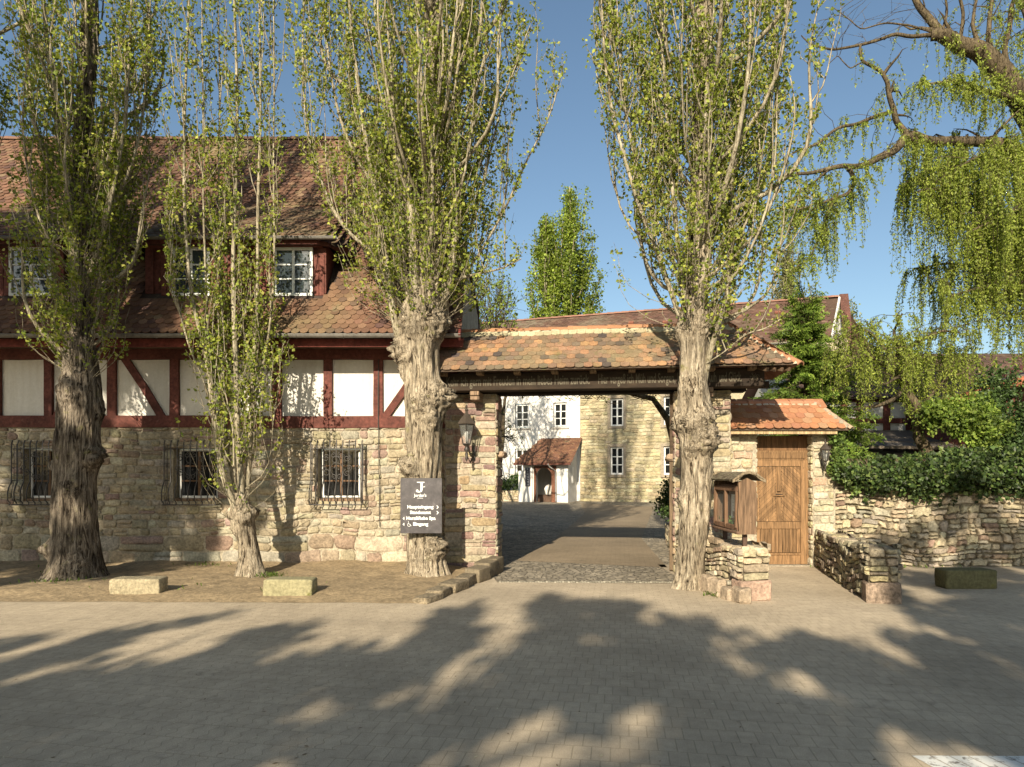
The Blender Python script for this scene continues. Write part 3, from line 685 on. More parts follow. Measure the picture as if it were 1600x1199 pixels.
# gate roof (front, rear, hip on the right)
ev=.78; zr=4.60; ze=3.66; rd=-.30; run=ev-rd; ris=zr-ze; L=math.hypot(run,ris)
upv=(-np.array(GF.c)*run+np.array((0,0,1.))*ris)/L; nv=np.cross(U,upv)
nv=nv if nv[2]>0 else -nv
GP=[((.27,.16,.095),3),((.23,.145,.095),3),((.19,.13,.085),3),((.15,.115,.08),2.6),((.32,.185,.10),1.3),((.075,.06,.055),1.1)]
m=MB(); o=GF(0,ze,ev); hipA=lambda t: 5.28-1.02*(t/L)
def gcol(r,nr,a):
    return (.42,.37,.24) if r==nr-1 else None
tileplane(m,o,U,upv,nv,-1.25,5.3,0,L-.08,.158,.142,GP,rng,mask=lambda p,a,t:a<hipA(t)-.02,mossn=((.19,.155,.09),1.3),lift=.024,rnd=.28,rowcol=gcol,rnoise=.02)
e0=GF(5.28,ze,ev); e1=GF(4.26,zr,rd); e2=GF(5.28,ze,rd-run*.9); 
poly(m,[GF(-1.25,ze-.02,ev),GF(5.25,ze-.02,ev),GF(4.26,zr-.02,rd),GF(-1.25,zr-.02,rd)],(.07,.05,.035))
poly(m,[e0-np.array((0,0,.01)),e2,e1],(.28,.16,.1)); poly(m,[GF(-1.25,ze,rd-run*.9),e2,e1,GF(-1.25,zr,rd)],(.2,.12,.08))
h2=(e1-(e0+e2)/2); lh=np.linalg.norm(h2); hu=h2/lh; ha=(e2-e0)/np.linalg.norm(e2-e0); hn_=np.cross(hu,ha); hn_=hn_ if hn_[2]>0 else -hn_; W2=np.linalg.norm(e2-e0)
tileplane(m,e0,ha,hu,hn_,0,W2,0,lh,.158,.142,GP,rng,mask=lambda p,a,t: abs(a-W2/2)<W2/2*(1-t/lh)-.02)
gr=m.build('roof',M['oldtile'],gate)
m=MB(); ridge_tiles(m,GF(-1.25,zr-.06,rd),GF(4.3,zr-.06,rd),.085,.36,np.array((.34,.175,.095)),rng)
dvec=e0-e1; ridge_tiles(m,e0+np.array((0,0,-.03)),e1+np.array((0,0,-.03)),.07,.2,np.array((.30,.15,.085)),rng); m.build('ridge_tiles',M['newtile'],gr)
m=MB(); 
for k in range(30):
    a=-1.2+k*.185; box(m,GF,a,a+.17,zr-.115,zr-.055,rd+.02,rd+.105,(.42,.38,.28),.02,.01,rng)
for k in range(12):
    c=e1+(e0-e1)*(k+.5)/12; m.add(*(lambda c: ([c+np.array(v)*.05 for v in ((1,0,-.6),(-1,0,-.6),(0,1,-.6),(0,-1,-.6),(0,0,.5))],[[0,2,4],[2,1,4],[1,3,4],[3,0,4]]))(c-np.array((.05,.06,.02))),(.45,.40,.30))
m.build('ridge_mortar',M['mortar'],gr)
m=MB(); 
for a in np.arange(4.75,5.2,.12): beam(m,GF(a-.5,3.9,-.1),GF(a+.02,3.58,.7),.05,.08,(.10,.065,.04))
box(m,GF,4.6,5.0,3.38,3.5,-.35,-.2,DW); m.build('rafters',M['darkwood'],gate)
# open gate leaf standing edge-on at the right pier
lf0=np.array((2.955,12.62,0)); ld=np.array((.225,1.,0)); ld/=np.linalg.norm(ld); LF=Fr(lf0,ld,(0,0,1),np.cross(ld,(0,0,1)))
m=MB(); 
for k in range(9): box(m,LF,.1+k*.165,.1+k*.165+.16,.1,2.0,-.02,.02,np.array((.20,.12,.06))*rng.uniform(.8,1.2))
box(m,LF,0,.09,.02,2.06,-.045,.045,(.13,.09,.055),.01); box(m,LF,.1,1.6,.3,.42,.022,.06,(.2,.12,.06)); box(m,LF,.1,1.6,1.6,1.72,.022,.06,(.2,.12,.06))
m.build('gate_leaf',M['wood'],gate)
m=MB(); box(m,LF,-.03,.05,2.1,3.3,-.04,.04,(.06,.04,.025),.01); m.build('gate_post',M['darkwood'],gate)
m=MB(); box(m,GF,-.45,-.37,1.16,1.24,.03,.05,(.15,.12,.09),.006); box(m,GF,-.435,-.385,1.185,1.215,.05,.056,(.4,.36,.28)); m.build('bell_plate',M['metal'],gate)
# ------------------------------------------------------------------ side entrance with tiled roof and wooden door
ent=thing('side_entrance','narrow stone doorway with chevron boarded wooden door under a small bright orange tiled roof','doorway',(5.3,D,0))
f=wallf(13.3); rng=np.random.RandomState(41); HO=[(4.76,5.86,-.1,2.62)]
ENTP=[((.42,.36,.25),4),((.45,.40,.30),3),((.36,.26,.19),1.5),((.38,.32,.2),2)]
m=MB(); holeplane(m,f,4.1,6.3,-.05,2.62,HO,MORT); courses(m,f,4.1,6.28,0,2.6,rng,ENTP,(.08,.2),(.16,.42),HO,.03,.012,.02,.16,12,.3)
sf=Fr((5.86,13.3,0),(0,1,0),(0,0,1),(-1,0,0)); holeplane(m,sf,0,.4,0,2.6,(),MORT); courses(m,sf,0,.4,0,2.6,rng,ENTP,(.08,.2),(.14,.3),(),.025,.012)
sf=Fr((4.76,13.3,0),(0,1,0),(0,0,1),(1,0,0)); holeplane(m,sf,0,.4,0,2.6,(),MORT); courses(m,sf,0,.4,0,2.6,rng,ENTP,(.08,.2),(.14,.3),(),.025,.012)
poly(m,[(6.3,13.3,0),(6.3,13.8,0),(6.3,13.8,2.62),(6.3,13.3,2.62)],MORT); poly(m,[f(4.1,2.62),f(6.3,2.62),f(6.3,2.62,-.5),f(4.1,2.62,-.5)],MORT)
m.build('stone_surround',M['stone'],ent)
m=MB(); fe=wallf(13.0); o=np.array((0,12.94,2.66)); run=.62; ris=.60; L=math.hypot(run,ris); upv=np.array((0,run/L,ris/L)); nv=np.array((0,-ris/L,run/L))
NP=[((.33,.155,.08),4),((.36,.18,.095),3),((.29,.135,.075),2),((.34,.20,.12),1.5)]
tileplane(m,o,(1,0,0),upv,nv,4.2,6.42,0,L-.05,.172,.15,NP,rng,mask=lambda p,a,t:a<6.42-.40*(t/L)-.0,lift=.026,rnd=.3)
poly(m,[(4.1,12.96,2.635),(6.4,12.96,2.635),(6.02,13.56,3.22),(4.1,13.56,3.22)],(.1,.07,.05)); poly(m,[(6.42,12.94,2.65),(6.42,14.1,2.65),(6.02,13.56,3.25)],(.4,.2,.12)); poly(m,[(4.1,14.1,2.65),(6.42,14.1,2.65),(6.02,13.56,3.24),(4.1,13.56,3.24)],(.4,.2,.12))
er=m.build('roof',M['newtile'],ent)
m=MB(); ridge_tiles(m,(4.12,13.56,3.19),(6.04,13.56,3.19),.08,.26,np.array((.42,.20,.12)),rng); ridge_tiles(m,(6.44,12.94,2.66),(6.02,13.56,3.22),.05,.16,np.array((.36,.26,.18)),rng); m.build('ridge_tiles',M['newtile'],er)
m=MB(); 
for k in range(14): a=4.12+k*.135; box(m,wallf(13.5),a,a+.13,3.12,3.19,.0,.07,(.55,.52,.44) if k<9 else (.36,.31,.22),.02,.008,rng)
for k in range(7):
    t=(k+.5)/7; c=np.array((6.44,12.94,2.66))*(1-t)+np.array((6.02,13.56,3.22))*t
    box(m,Fr(c,(1,0,0),(0,0,1),(0,-1,0)),-.10,-.01,-.03,.05,-.03,.05,(.30,.26,.20),.03,.012,rng)
m.build('ridge_mortar',M['mortar'],er)
m=MB(); box(m,fe,4.12,6.2,2.565,2.635,-.05,.0,(.40,.29,.16)); box(m,fe,4.12,6.15,2.60,2.64,-.35,-.05,(.2,.13,.08)); m.build('fascia_board',M['wood'],ent)
# door
fdr=wallf(13.52); WD=(.215,.125,.06)
wc=lambda: np.array(WD)*rng.uniform(.72,1.25)
m=MB()
box(m,fdr,4.76,5.86,2.27,2.56,-.03,.0,(.16,.085,.04)); box(m,fdr,4.76,5.86,2.08,2.27,-.01,.035,np.array(WD)*.9); box(m,fdr,4.80,5.80,2.115,2.235,.036,.05,np.array(WD)*.8)
box(m,fdr,4.76,4.84,.02,2.078,-.02,.05,WD); box(m,fdr,5.70,5.86,.02,2.078,-.02,.055,np.array(WD)*1.05,.012); box(m,fdr,4.841,5.699,1.955,2.078,-.02,.04,np.array(WD)*1.1)
m.build('door_frame',M['wood'],ent)
m=MB(); x0,x1=4.845,5.70; xm=(x0+x1)/2
box(m,fdr,x0,x1,.03,1.95,-.03,.0,(.07,.04,.02))
box(m,fdr,x0,x1,.02,.20,.0,.035,np.array(WD)*1.1); box(m,fdr,x0,x1,.202,.245,.0,.05,np.array(WD)); box(m,fdr,x0,x1,.72,.86,.0,.035,np.array(WD)*.95)
n=12
for k in range(n): a=x0+(x1-x0)*k/n; box(m,fdr,a+.003,a+(x1-x0)/n-.003,.25,.715,.0,.022,wc(),.005)
box(m,fdr,xm-.035,xm+.035,.865,1.345,.0,.04,np.array(WD)*.9); box(m,fdr,xm-.035,xm+.035,1.46,1.95,.0,.04,np.array(WD)*.9)
for sg in (-1,1):                                   # chevron boards
    bw=.062; x_in=xm+sg*.038; x_out=x0 if sg<0 else x1; wdt=abs(x_out-x_in)
    k=-12
    while k<26:
        z0=.865+k*bw*1.25; pts=[]
        # board band between two 45-degree lines, clipped to the panel
        def ln(z,x): return z+x
        zl=.868; zh=1.948
        a=[(0,z0),(wdt,z0-wdt*0.98),(wdt,z0-wdt*0.98+bw*1.18),(0,z0+bw*1.18)] if True else 0
        def clip(P_,key,lim,keep):
            out=[]
            for i in range(len(P_)):
                p,q=P_[i],P_[(i+1)%len(P_)]; ip=keep(p[1],lim); iq=keep(q[1],lim)
                if ip: out.append(p)
                if ip!=iq: t=(lim-p[1])/(q[1]-p[1]); out.append((p[0]+(q[0]-p[0])*t,lim))
            return out
        a=clip(a,1,zl,lambda v,l_:v>=l_); a=clip(a,1,zh,lambda v,l_:v<=l_) if a else a
        if len(a)>=3: prism(m,fdr,[(x_in+sg*x,z) for x,z in a][::sg],.0,.02+.003*(k%2),wc())
        k+=1
for zz in np.arange(.9,1.95,.06):
    for xx in (x0+.05,xm-.06,xm+.06,x1-.05):
        lathe(m,fdr(xx,zz,.024)+np.array((0,0,0)),[(.0,-.007),(.007,0),(0,.007)],5,(.03,.025,.02))
door=m.build('door',M['wood'],ent)
m=MB(); box(m,fdr,xm-.12,xm+.12,1.36,1.44,.0,.045,np.array(WD)*.95,.01); box(m,fdr,xm-.07,xm+.07,1.395,1.412,.046,.049,(.01,.01,.01)); m.build('letter_slot',M['wood'],door)
m=MB(); box(m,fdr,4.76,5.86,-.02,.02,-.05,.2,(.30,.26,.2),.01); m.build('threshold',M['stone'],ent)
# ------------------------------------------------------------------ long boundary wall
f=wallf(D); rng=np.random.RandomState(51)
bw_=thing('boundary_wall','long dry rubble wall of cream fieldstones with ivy spilling over its top','wall',(10,D,0))
top=lambda x: 2.12-.02*(x-6)
m=MB(); holeplane(m,f,6.28,16,-.05,1.97,(),(.20,.17,.12),-.02); courses(m,f,6.28,16,0,1.97,rng,FIELD,(.06,.19),(.09,.30),(),.05,.022,.13,.36,77,.42,flat=True)
poly(m,[f(6.28,1.97),f(16,1.97),f(16,1.97,-.5),f(6.28,1.97,-.5)],(.3,.26,.18)); poly(m,[f(6.28,0,-.5),f(16,0,-.5),f(16,1.97,-.5),f(6.28,1.97,-.5)],(.3,.26,.18))
m.build('stone_face',M['stone'],bw_)
# ------------------------------------------------------------------ low splayed walls
def lowwall(name,label,p0,p1,th,h0,h1,mat,pal,seed,endstone,side):
    """p0 front end, p1 back end: base line of the face turned to the viewer"""
    rng=np.random.RandomState(seed); p0=np.array(p0,float); p1=np.array(p1,float)
    o=thing(name,label,'low wall',((p0+p1)/2)[:2].tolist()+[0])
    a=p1-p0; L=np.linalg.norm(a); a/=L; nrm=np.array((-a[1],a[0],0)); nrm=nrm if nrm[0]<0 else -nrm   # left face normal
    m=MB(); hf=lambda s: h0+(h1-h0)*s/L
    for (oo,no,sg) in ((p0,nrm,1),(p0-nrm*th,-nrm,1)):
        ff_=Fr(oo,a,(0,0,1),no); poly(m,[ff_(0,0,-.02),ff_(L,0,-.02),ff_(L,h1-.03,-.02),ff_(0,h0-.03,-.02)],(.16,.13,.09))
        courses(m,ff_,0.0,L,0,max(h0,h1),rng,pal,(.05,.15),(.10,.30),((-.1,.34,-.1,.29),),.05,.018,.09,.32,seed,.35,topf=lambda s:hf(s)-.01,flat=True)
    fe_=Fr(p0,-nrm,(0,0,1),-a); poly(m,[fe_(0,0,-.02),fe_(th,0,-.02),fe_(th,h0-.03,-.02),fe_(0,h0-.03,-.02)],(.16,.13,.09))
    courses(m,fe_,0,th,.29,h0,rng,pal,(.08,.13),(.14,.3),(),.04,.014,.02,.16,seed+1,.1,flat=True)
    o1=m.build('rubble_face',mat,o)
    m=MB(); ft=Fr(p0,a,-nrm,(0,0,1)); s=-.02
    while s<L:
        w_=rng.uniform(.28,.5); 
        if L-s-w_<.15: w_=L-s
        z=hf(s+w_/2)-.05; ff2=Fr(p0+np.array((0,0,z)),a,-nrm,(0,0,1))
        u=-.02
        while u<th-.02:
            d=min(rng.uniform(.2,.32),th-u+.02); 
            stone_patch(m,ff2,s,s+w_,u,u+d,rng,pal,.06,.012,None,.2,True); u+=d
        s+=w_
    m.build('coping',mat,o)
    m=MB(); fb=Fr(p0-a*.045,-nrm,(0,0,1),-a)
    box(m,fb,-.035,th+.03,-.01,.285,-.34,.0,endstone,.02,.012,rng); m.build('end_block',mat,o)
    return o
wA=lowwall('low_wall','low sunlit cream rubble wall carrying the notice case, with a pink block at its front end',(3.30,9.78,0),(2.98,12.35,0),.40,.74,.84,M['stone'],FIELD,61,(.36,.25,.19),1)
rng=np.random.RandomState(63)
m=MB(); ps=[(3.22,9.66,.17),(3.13,9.9,.17),(3.06,10.2,.2),(3.0,10.5,.18),(2.98,10.75,.16)]
for (x,y,h) in ps:
    box(m,Fr((x,y,0),(.25,-.97,0),(0,0,1),(-.97,-.25,0)),-.12,.13,-.02,h+rng.uniform(0,.08),-.12,.06,np.array((.30,.235,.17))*rng.uniform(.85,1.2),.03,.02,rng)
m.build('footing_stones',M['stone'],wA)
wB=lowwall('low_wall','low dark lichened rubble wall running from the wooden door towards the viewer',(5.05,9.66,0),(5.92,13.25,0),.38,.76,.68,M['oldstone'],[((.27,.23,.16),3),((.33,.29,.2),2),((.20,.16,.12),2),((.36,.31,.18),1)],65,(.24,.18,.135),1)
# ------------------------------------------------------------------ notice case
nc=thing('notice_case','rustic brown wooden notice case with shingled roof on two posts above the low wall','notice case',(3.38,10.3,.8))
rng=np.random.RandomState(71); BW=(.135,.075,.045)
Nf=Fr((3.25,9.72,0),(0,1,0),(0,0,1),(-1,0,0)); LN=1.18      # glazed side faces left, a runs back
m=MB(); 
for a in (.14,LN-.14): m=MB(); box(m,Nf,a-.03,a+.03,.72,1.02,-.14,-.08,(.09,.055,.04)); m.build('post',M['wood'],nc)
m=MB(); box(m,Nf,.04,LN-.04,.99,1.70,-.24,-.20,BW); box(m,Nf,.04,LN-.04,.99,1.03,-.2,-.02,BW); box(m,Nf,.04,LN-.04,1.62,1.66,-.2,-.02,BW); m.build('case_body',M['wood'],nc)
for s0,nmz in ((0.,'end_board'),(LN-.045,'end_board')):
    m=MB(); fe2=Fr((3.25,9.72+s0,0),(1,0,0),(0,0,1),(0,-1,0))
    pts=[]
    for t in np.linspace(0,1,14): pts.append((-.025+.010*math.sin(t*9+1),.955+.74*t))
    pts+= [(.10,1.76)]
    for t in np.linspace(1,0,14): pts.append((.235-.009*math.sin(t*8),.955+.74*t))
    prism(m,fe2,pts,-.045,.0,(.16,.10,.06)); m.build(nmz,M['wood'],nc)
m=MB()
for a in (.06,LN/2-.03,LN-.1): box(m,Nf,a,a+.065,1.03,1.62,-.01,.04,np.array((.17,.10,.06)),.012,.008,rng)
for z in (1.0,1.56): box(m,Nf,.05,LN-.05,z,z+.075,-.012,.036,np.array((.16,.09,.055)),.012,.006,rng)
box(m,Nf,.0,LN,.955,.995,.0,.055,(.15,.09,.06),.012); m.build('door_frames',M['wood'],nc)
rl=np.random.RandomState(4)
for a in (.20,.70):
    m=MB(); box(m,Nf,a,a+.21,1.14,1.5,-.17,-.165,(.62,.64,.62),.001); pp=m.build('notice',M['paint'],nc); m=MB()
    for k in range(9): box(m,Nf,a+.03,a+.03+rl.uniform(.06,.14),1.46-k*.022,1.466-k*.022,-.1645,-.164,(.2,.2,.2),.0003)
    box(m,Nf,a+.05,a+.15,1.16,1.24,-.1645,-.164,(.25,.22,.18),.0003)
    m.build('print',M['letter'],pp)
m=MB(); c=[]
for k in range(260):
    p=Nf(rng.uniform(.1,LN-.1),1.04+abs(rng.normal(0,.05)),rng.uniform(-.16,-.03)); d=rng.normal(0,1,3); d/=np.linalg.norm(d); e=np.cross(d,(0,0,1.)); e/=np.linalg.norm(e)+1e-6
    m.add([p,p+d*.02+e*.012,p+d*.045,p+d*.02-e*.012],[(0,1,2,3)],np.array((.06,.13,.03))*rng.uniform(.6,1.5))
tag(m.build('greenery',M['ivy'],nc),kind='stuff')
m=MB(); poly(m,[Nf(.1,1.05,.0),Nf(LN-.1,1.05,.0),Nf(LN-.1,1.6,.0),Nf(.1,1.6,.0)]); m.build('glass_pane',M['clear'],nc)
m=MB(); ridge=np.array((3.35,9.72,1.845))
for sg in (-1,1):
    ax=np.array((0,1.,0)); dn=np.array((sg*.20,0,-.115)); lw=np.linalg.norm(dn); upq=-dn/lw; nq=np.cross(ax,upq); nq=nq if nq[2]>0 else -nq
    tileplane(m,ridge+dn+ax*-.07,ax,upq,nq,0,LN+.14,0,lw-.01,.07,.045,[((.17,.145,.10),2),((.22,.19,.13),2),((.13,.10,.07),1)],rng,lift=.012,rnd=.1)
    poly(m,[ridge+ax*-.07-np.array((0,0,.012)),ridge+dn+ax*-.07-np.array((0,0,.012)),ridge+dn+ax*(LN+.07)-np.array((0,0,.012)),ridge+ax*(LN+.07)-np.array((0,0,.012))],(.1,.08,.05))
    for s in (-.085,LN+.06):
        pts=[(0,.0),(.10*sg,-.025),(.19*sg,-.09),(.235*sg,-.125),(.235*sg,-.165),(.16*sg,-.13),(.08*sg,-.06),(0,-.035)]
        prism(m,Fr((3.35,9.72+s,1.86),(1,0,0),(0,0,1),(0,-1,0)),pts if sg>0 else pts[::-1],-.03,.0,(.22,.17,.11))
m.build('shingle_roof',M['wood'],nc)
# ------------------------------------------------------------------ direction sign on the third poplar
sg_=thing('direction_sign','dark slate grey wayfinding board with white lettering on the thick poplar trunk beside the gate','sign',(-1.57,11.76,1.26))
SF=Fr((-1.92,11.74,.79),(1,.0,0),(0,0,1),(0,-1,0)); SW,SH=.715,.95
sm_,st,sb=nm('mottled slate board'); v=mapped(st,(1,1,1),coord='obj'); st.links.new(ramp(st,noi(st,v,7,8,.72),[(.35,(.022,.019,.022)),(.55,(.05,.043,.047)),(.75,(.12,.105,.11))]),sb.inputs['Base Color']); sb.inputs['Roughness'].default_value=.5
m=MB(); box(m,SF,0,SW,0,SH,-.025,0,(1,1,1),.003); bo=m.build('board',sm_,sg_)
WH=(.78,.78,.76)
def SG(name,fn): m=MB(); fn(m); m.build(name,M['letter'],bo)
jx=SW*.475                                             # monogram J with slab serif
SG('monogram',lambda m:(prism(m,SF,[(jx-.055,.885),(jx+.075,.885),(jx+.075,.872),(jx+.045,.865),(jx+.045,.80),(jx+.085,.808),(jx+.085,.795),(jx+.045,.79),(jx+.045,.76),(jx+.03,.715),(jx-.02,.70),(jx-.065,.712),(jx-.072,.735),(jx-.055,.755),(jx-.035,.75),(jx-.03,.73),(jx-.01,.722),(jx+.005,.74),(jx+.008,.78),(jx+.008,.865),(jx-.055,.872)],.0,.004,WH)))
SG('lettering',lambda m:puttext(m,SF,"Jordan's",jx,.63,.215,.052,WH,.003,.02,True)); SG('lettering',lambda m:puttext(m,SF,"UNTERMÜHLE",jx,.598,.10,.014,WH,.003,.02,True))
for (s_,x,y,wd) in (('Haupteingang',.12,.43,.45),('Standesamt',.165,.335,.36),('Herz&Rebe Spa',.105,.235,.50),('Eingang',.22,.135,.26)):
    SG('lettering',lambda m:puttext(m,SF,s_,x,y,wd,.055,WH,.003,.035))
for y in (.45,.355): SG('arrow',lambda m:prism(m,SF,[(.62,y-.028),(.635,y-.028),(.66,y),(.635,y+.028),(.62,y+.028),(.643,y)],0,.003,WH))
for y in (.255,.155): SG('arrow',lambda m:prism(m,SF,[(.04,y),(.068,y-.028),(.068,y+.028)],0,.003,WH))
an=np.linspace(-.6,4.2,14)
SG('wheelchair_symbol',lambda m:(tube(m,[SF(.15+.026*math.cos(t+2.3),.145+.026*math.sin(t+2.3),.004) for t in an],.005,4,WH),tube(m,[SF(.142,.185,.004),SF(.148,.158,.004),SF(.17,.155,.004),SF(.18,.128,.004),SF(.192,.13,.004)],.006,4,WH),lathe(m,SF(.14,.197,.004),[(0,-.01),(.01,0),(0,.01)],6,WH)))
# ------------------------------------------------------------------ lanterns
def lantern(name,label,c,s,wallp,sides=6):
    """c: centre of the lamp head bottom; s scale; wallp: bracket foot on the wall"""
    o=thing(name,label,'lantern',tuple(wallp)); c=np.array(c,float); K=(.045,.038,.033)
    m=MB()
    for k in range(sides):
        a=2*math.pi*(k+.5)/sides; d=np.array((math.cos(a),math.sin(a),0)); tube(m,[c+d*.075*s,c+d*.15*s+np.array((0,0,.36*s))],.009*s**.5,4,K)
    for r,z in ((.078,0),(.152,.36)):
        pts=[c+np.array((r*s*math.cos(2*math.pi*(k+.5)/sides),r*s*math.sin(2*math.pi*(k+.5)/sides),z*s)) for k in range(sides+1)]; tube(m,pts,.011*s**.5,5,K)
    m.build('cage',M['iron'],o)
    m=MB(); lathe(m,c,[(.178*s,.36*s),(.182*s,.372*s),(.12*s,.46*s),(.06*s,.525*s),(.05*s,.55*s),(.03*s,.56*s),(.028*s,.60*s),(.042*s,.62*s),(.03*s,.645*s),(.015*s,.66*s),(.026*s,.685*s),(.006*s,.72*s),(0,.74*s)],sides,(.06,.048,.038),False,math.pi/sides); 
    lathe(m,c,[(0,.355*s),(.178*s,.36*s)],sides,(.06,.05,.04),False,math.pi/sides); m.build('hood',M['iron'],o)
    m=MB(); lathe(m,c,[(.072*s,.01*s),(.146*s,.35*s)],sides,(1,1,1),False,math.pi/sides); m.build('glass',M['clear'],o)
    m=MB(); lathe(m,c,[(.0,.02*s),(.02*s,.03*s),(.022*s,.09*s),(.02*s,.1*s),(.034*s,.15*s),(.036*s,.19*s),(.02*s,.225*s),(0,.235*s)],10,(.72,.72,.68)); m.build('bulb',M['paint'],o)
    m=MB(); lathe(m,c,[(.08*s,0),(.05*s,-.03*s),(.025*s,-.05*s),(.04*s,-.08*s),(.05*s,-.11*s),(.02*s,-.15*s),(.03*s,-.19*s),(.022*s,-.24*s),(.03*s,-.27*s),(0,-.33*s)],10,K)
    w0=np.array(wallp,float); tube(m,[c+np.array((0,0,-.20*s)),c*.5+w0*.5+np.array((0,0,-.26*s)),w0],.013*s,6,K)
    pts=[c*(1-t)+w0*t+np.array((0,0,-.06*s*math.sin(t*3.1)*2)) for t in np.linspace(0,1,8)]; tube(m,pts,.009*s,5,K)
    box(m,Fr(w0,U if s>.8 else (1,0,0),(0,0,1),-NB if s>.8 else (0,-1,0)),-.03*s,.03*s,-.14*s,.14*s,-.01,.02,K); m.build('bracket',M['iron'],o)
    return o
lantern('wall_lantern','large six-sided black lantern with a pale bulb on the left gate pier',(-.835,12.55,2.36),1.0,(-.72,12.93,2.20))
lantern('wall_lantern','small black lantern on the stone beside the wooden door, next to the ivy',(5.99,13.05,2.06),.58,(6.01,13.25,2.02),8)
# ------------------------------------------------------------------ stone blocks and kerb stones
def block(label,x0,x1,Y,dep,h,col,mat,seed,name='stone_block',group='stone blocks along the forecourt',rot=0,cat='stone block',rgh=.035):
    rng=np.random.RandomState(seed); m=MB(); cx=(x0+x1)/2; fr=rotf((cx,Y,0),rot); w_=x1-x0; nu,nvv=16,8
    # rounded, slightly worn block as a displaced superellipsoid-like box
    V=[];Fc=[]
    n1,n2=26,14
    for i in range(n2+1):
        ph=-math.pi/2+math.pi*i/n2
        for j in range(n1):
            th=2*math.pi*j/n1; e=.15
            sp=lambda v: math.copysign(abs(v)**e,v)
            x=sp(math.cos(th))*abs(math.cos(ph))**e; y=sp(math.sin(th))*abs(math.cos(ph))**e; z=sp(math.sin(ph))
            k=1+rgh*mn.noise(Vector((x*1.5+seed,y*1.5,z*1.5)))+.015*mn.noise(Vector((x*6+seed,y*6,z*6)))
            V.append(fr(x*w_/2*k,h/2+z*h/2*k-.01,y*dep/2*k-dep/2))
    for i in range(n2):
        for j in range(n1): Fc.append([i*n1+j,i*n1+(j+1)%n1,(i+1)*n1+(j+1)%n1,(i+1)*n1+j])
    m.add(V,Fc,col,True)
    return tag(m.build(name,mat,None,(cx,Y,0)),label,cat,group)
block('pale worn sandstone block on the earth before the first poplar, leftmost of the blocks',-5.98,-5.24,10.12,.30,.27,(.31,.265,.175),M['stone'],1,rot=2)
block('sandstone block tinged with green moss on the earth before the slender forked poplar',-3.66,-2.93,10.0,.30,.28,(.28,.255,.15),M['mossstone'],2,rot=-2)
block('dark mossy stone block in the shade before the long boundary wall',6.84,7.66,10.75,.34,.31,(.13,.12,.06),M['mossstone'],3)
kp=[(-1.30,9.86),(-1.14,10.22),(-.98,10.68),(-.82,11.15),(-.66,11.65),(-.50,12.15),(-.40,12.58)]
kl=['frontmost low kerb stone at the tip of the earth bed','second kerb stone back from the tip of the earth bed','third kerb stone back from the tip of the earth bed','kerb stone level with the foot of the sign-bearing poplar','long kerb stone just behind the foot of the sign-bearing poplar','mossy kerb stone close in front of the left gate pier','kerb stone touching the left gate pier']
for i,(x,y) in enumerate(kp):
    block(kl[i],x-.12-.03*(i%3),x+.13,y-.28,(.50,.42,.55,.60,.48,.62,.40)[i],(.09,.13,.15,.17,.24,.28,.30)[i],np.array((.21,.17,.115))*(1-.03*i),M['mossstone'] if i>3 else M['oldstone'],20+i,'kerb_stone','kerb stones edging the earth bed',rot=-18+(-7,4,-3,6,-5,3,0)[i],cat='kerb stone',rgh=.13)
# ------------------------------------------------------------------ tree generators
class Leaves:
    def __init__(s, seed): s.c=[]; s.k=[]; s.rng=np.random.RandomState(seed)
    def cluster(s, p, n, r, shade=None):
        s.c.append(np.asarray(p)[None,:]+s.rng.normal(0,1,(n,3))*r/1.6); sh=s.rng.uniform(.75,1.25) if shade is None else shade
        s.k.append(np.full(n,sh))
    def emit(s, mb, size, pal, aspect=.8, droop=0., var=.38, svar=.45):
        C=np.concatenate(s.c); K=np.concatenate(s.k); n=len(C); g=s.rng
        d=g.normal(0,1,(n,3)); d[:,2]-=droop; d/=np.linalg.norm(d,axis=1)[:,None]
        e=np.cross(d,g.normal(0,1,(n,3))); e/=np.linalg.norm(e,axis=1)[:,None]+1e-9
        L=(size*g.uniform(1-svar,1+svar,n))[:,None]
        fold=np.cross(d,e)*L*.12
        V=np.stack([C,C+d*L*.45+e*L*aspect*.5+fold,C+d*L,C+d*L*.45-e*L*aspect*.5+fold],1).reshape(-1,3)
        F_=np.arange(n)[:,None]*4+np.array([0,1,2,3])[None,:]
        pc=np.array([p[0] for p in pal]); w_=np.array([p[1] for p in pal],float); w_/=w_.sum()
        col=pc[g.choice(len(pal),n,p=w_)]*(K*g.uniform(1-var,1+var,n))[:,None]
        mb.add(V,F_,col); return n
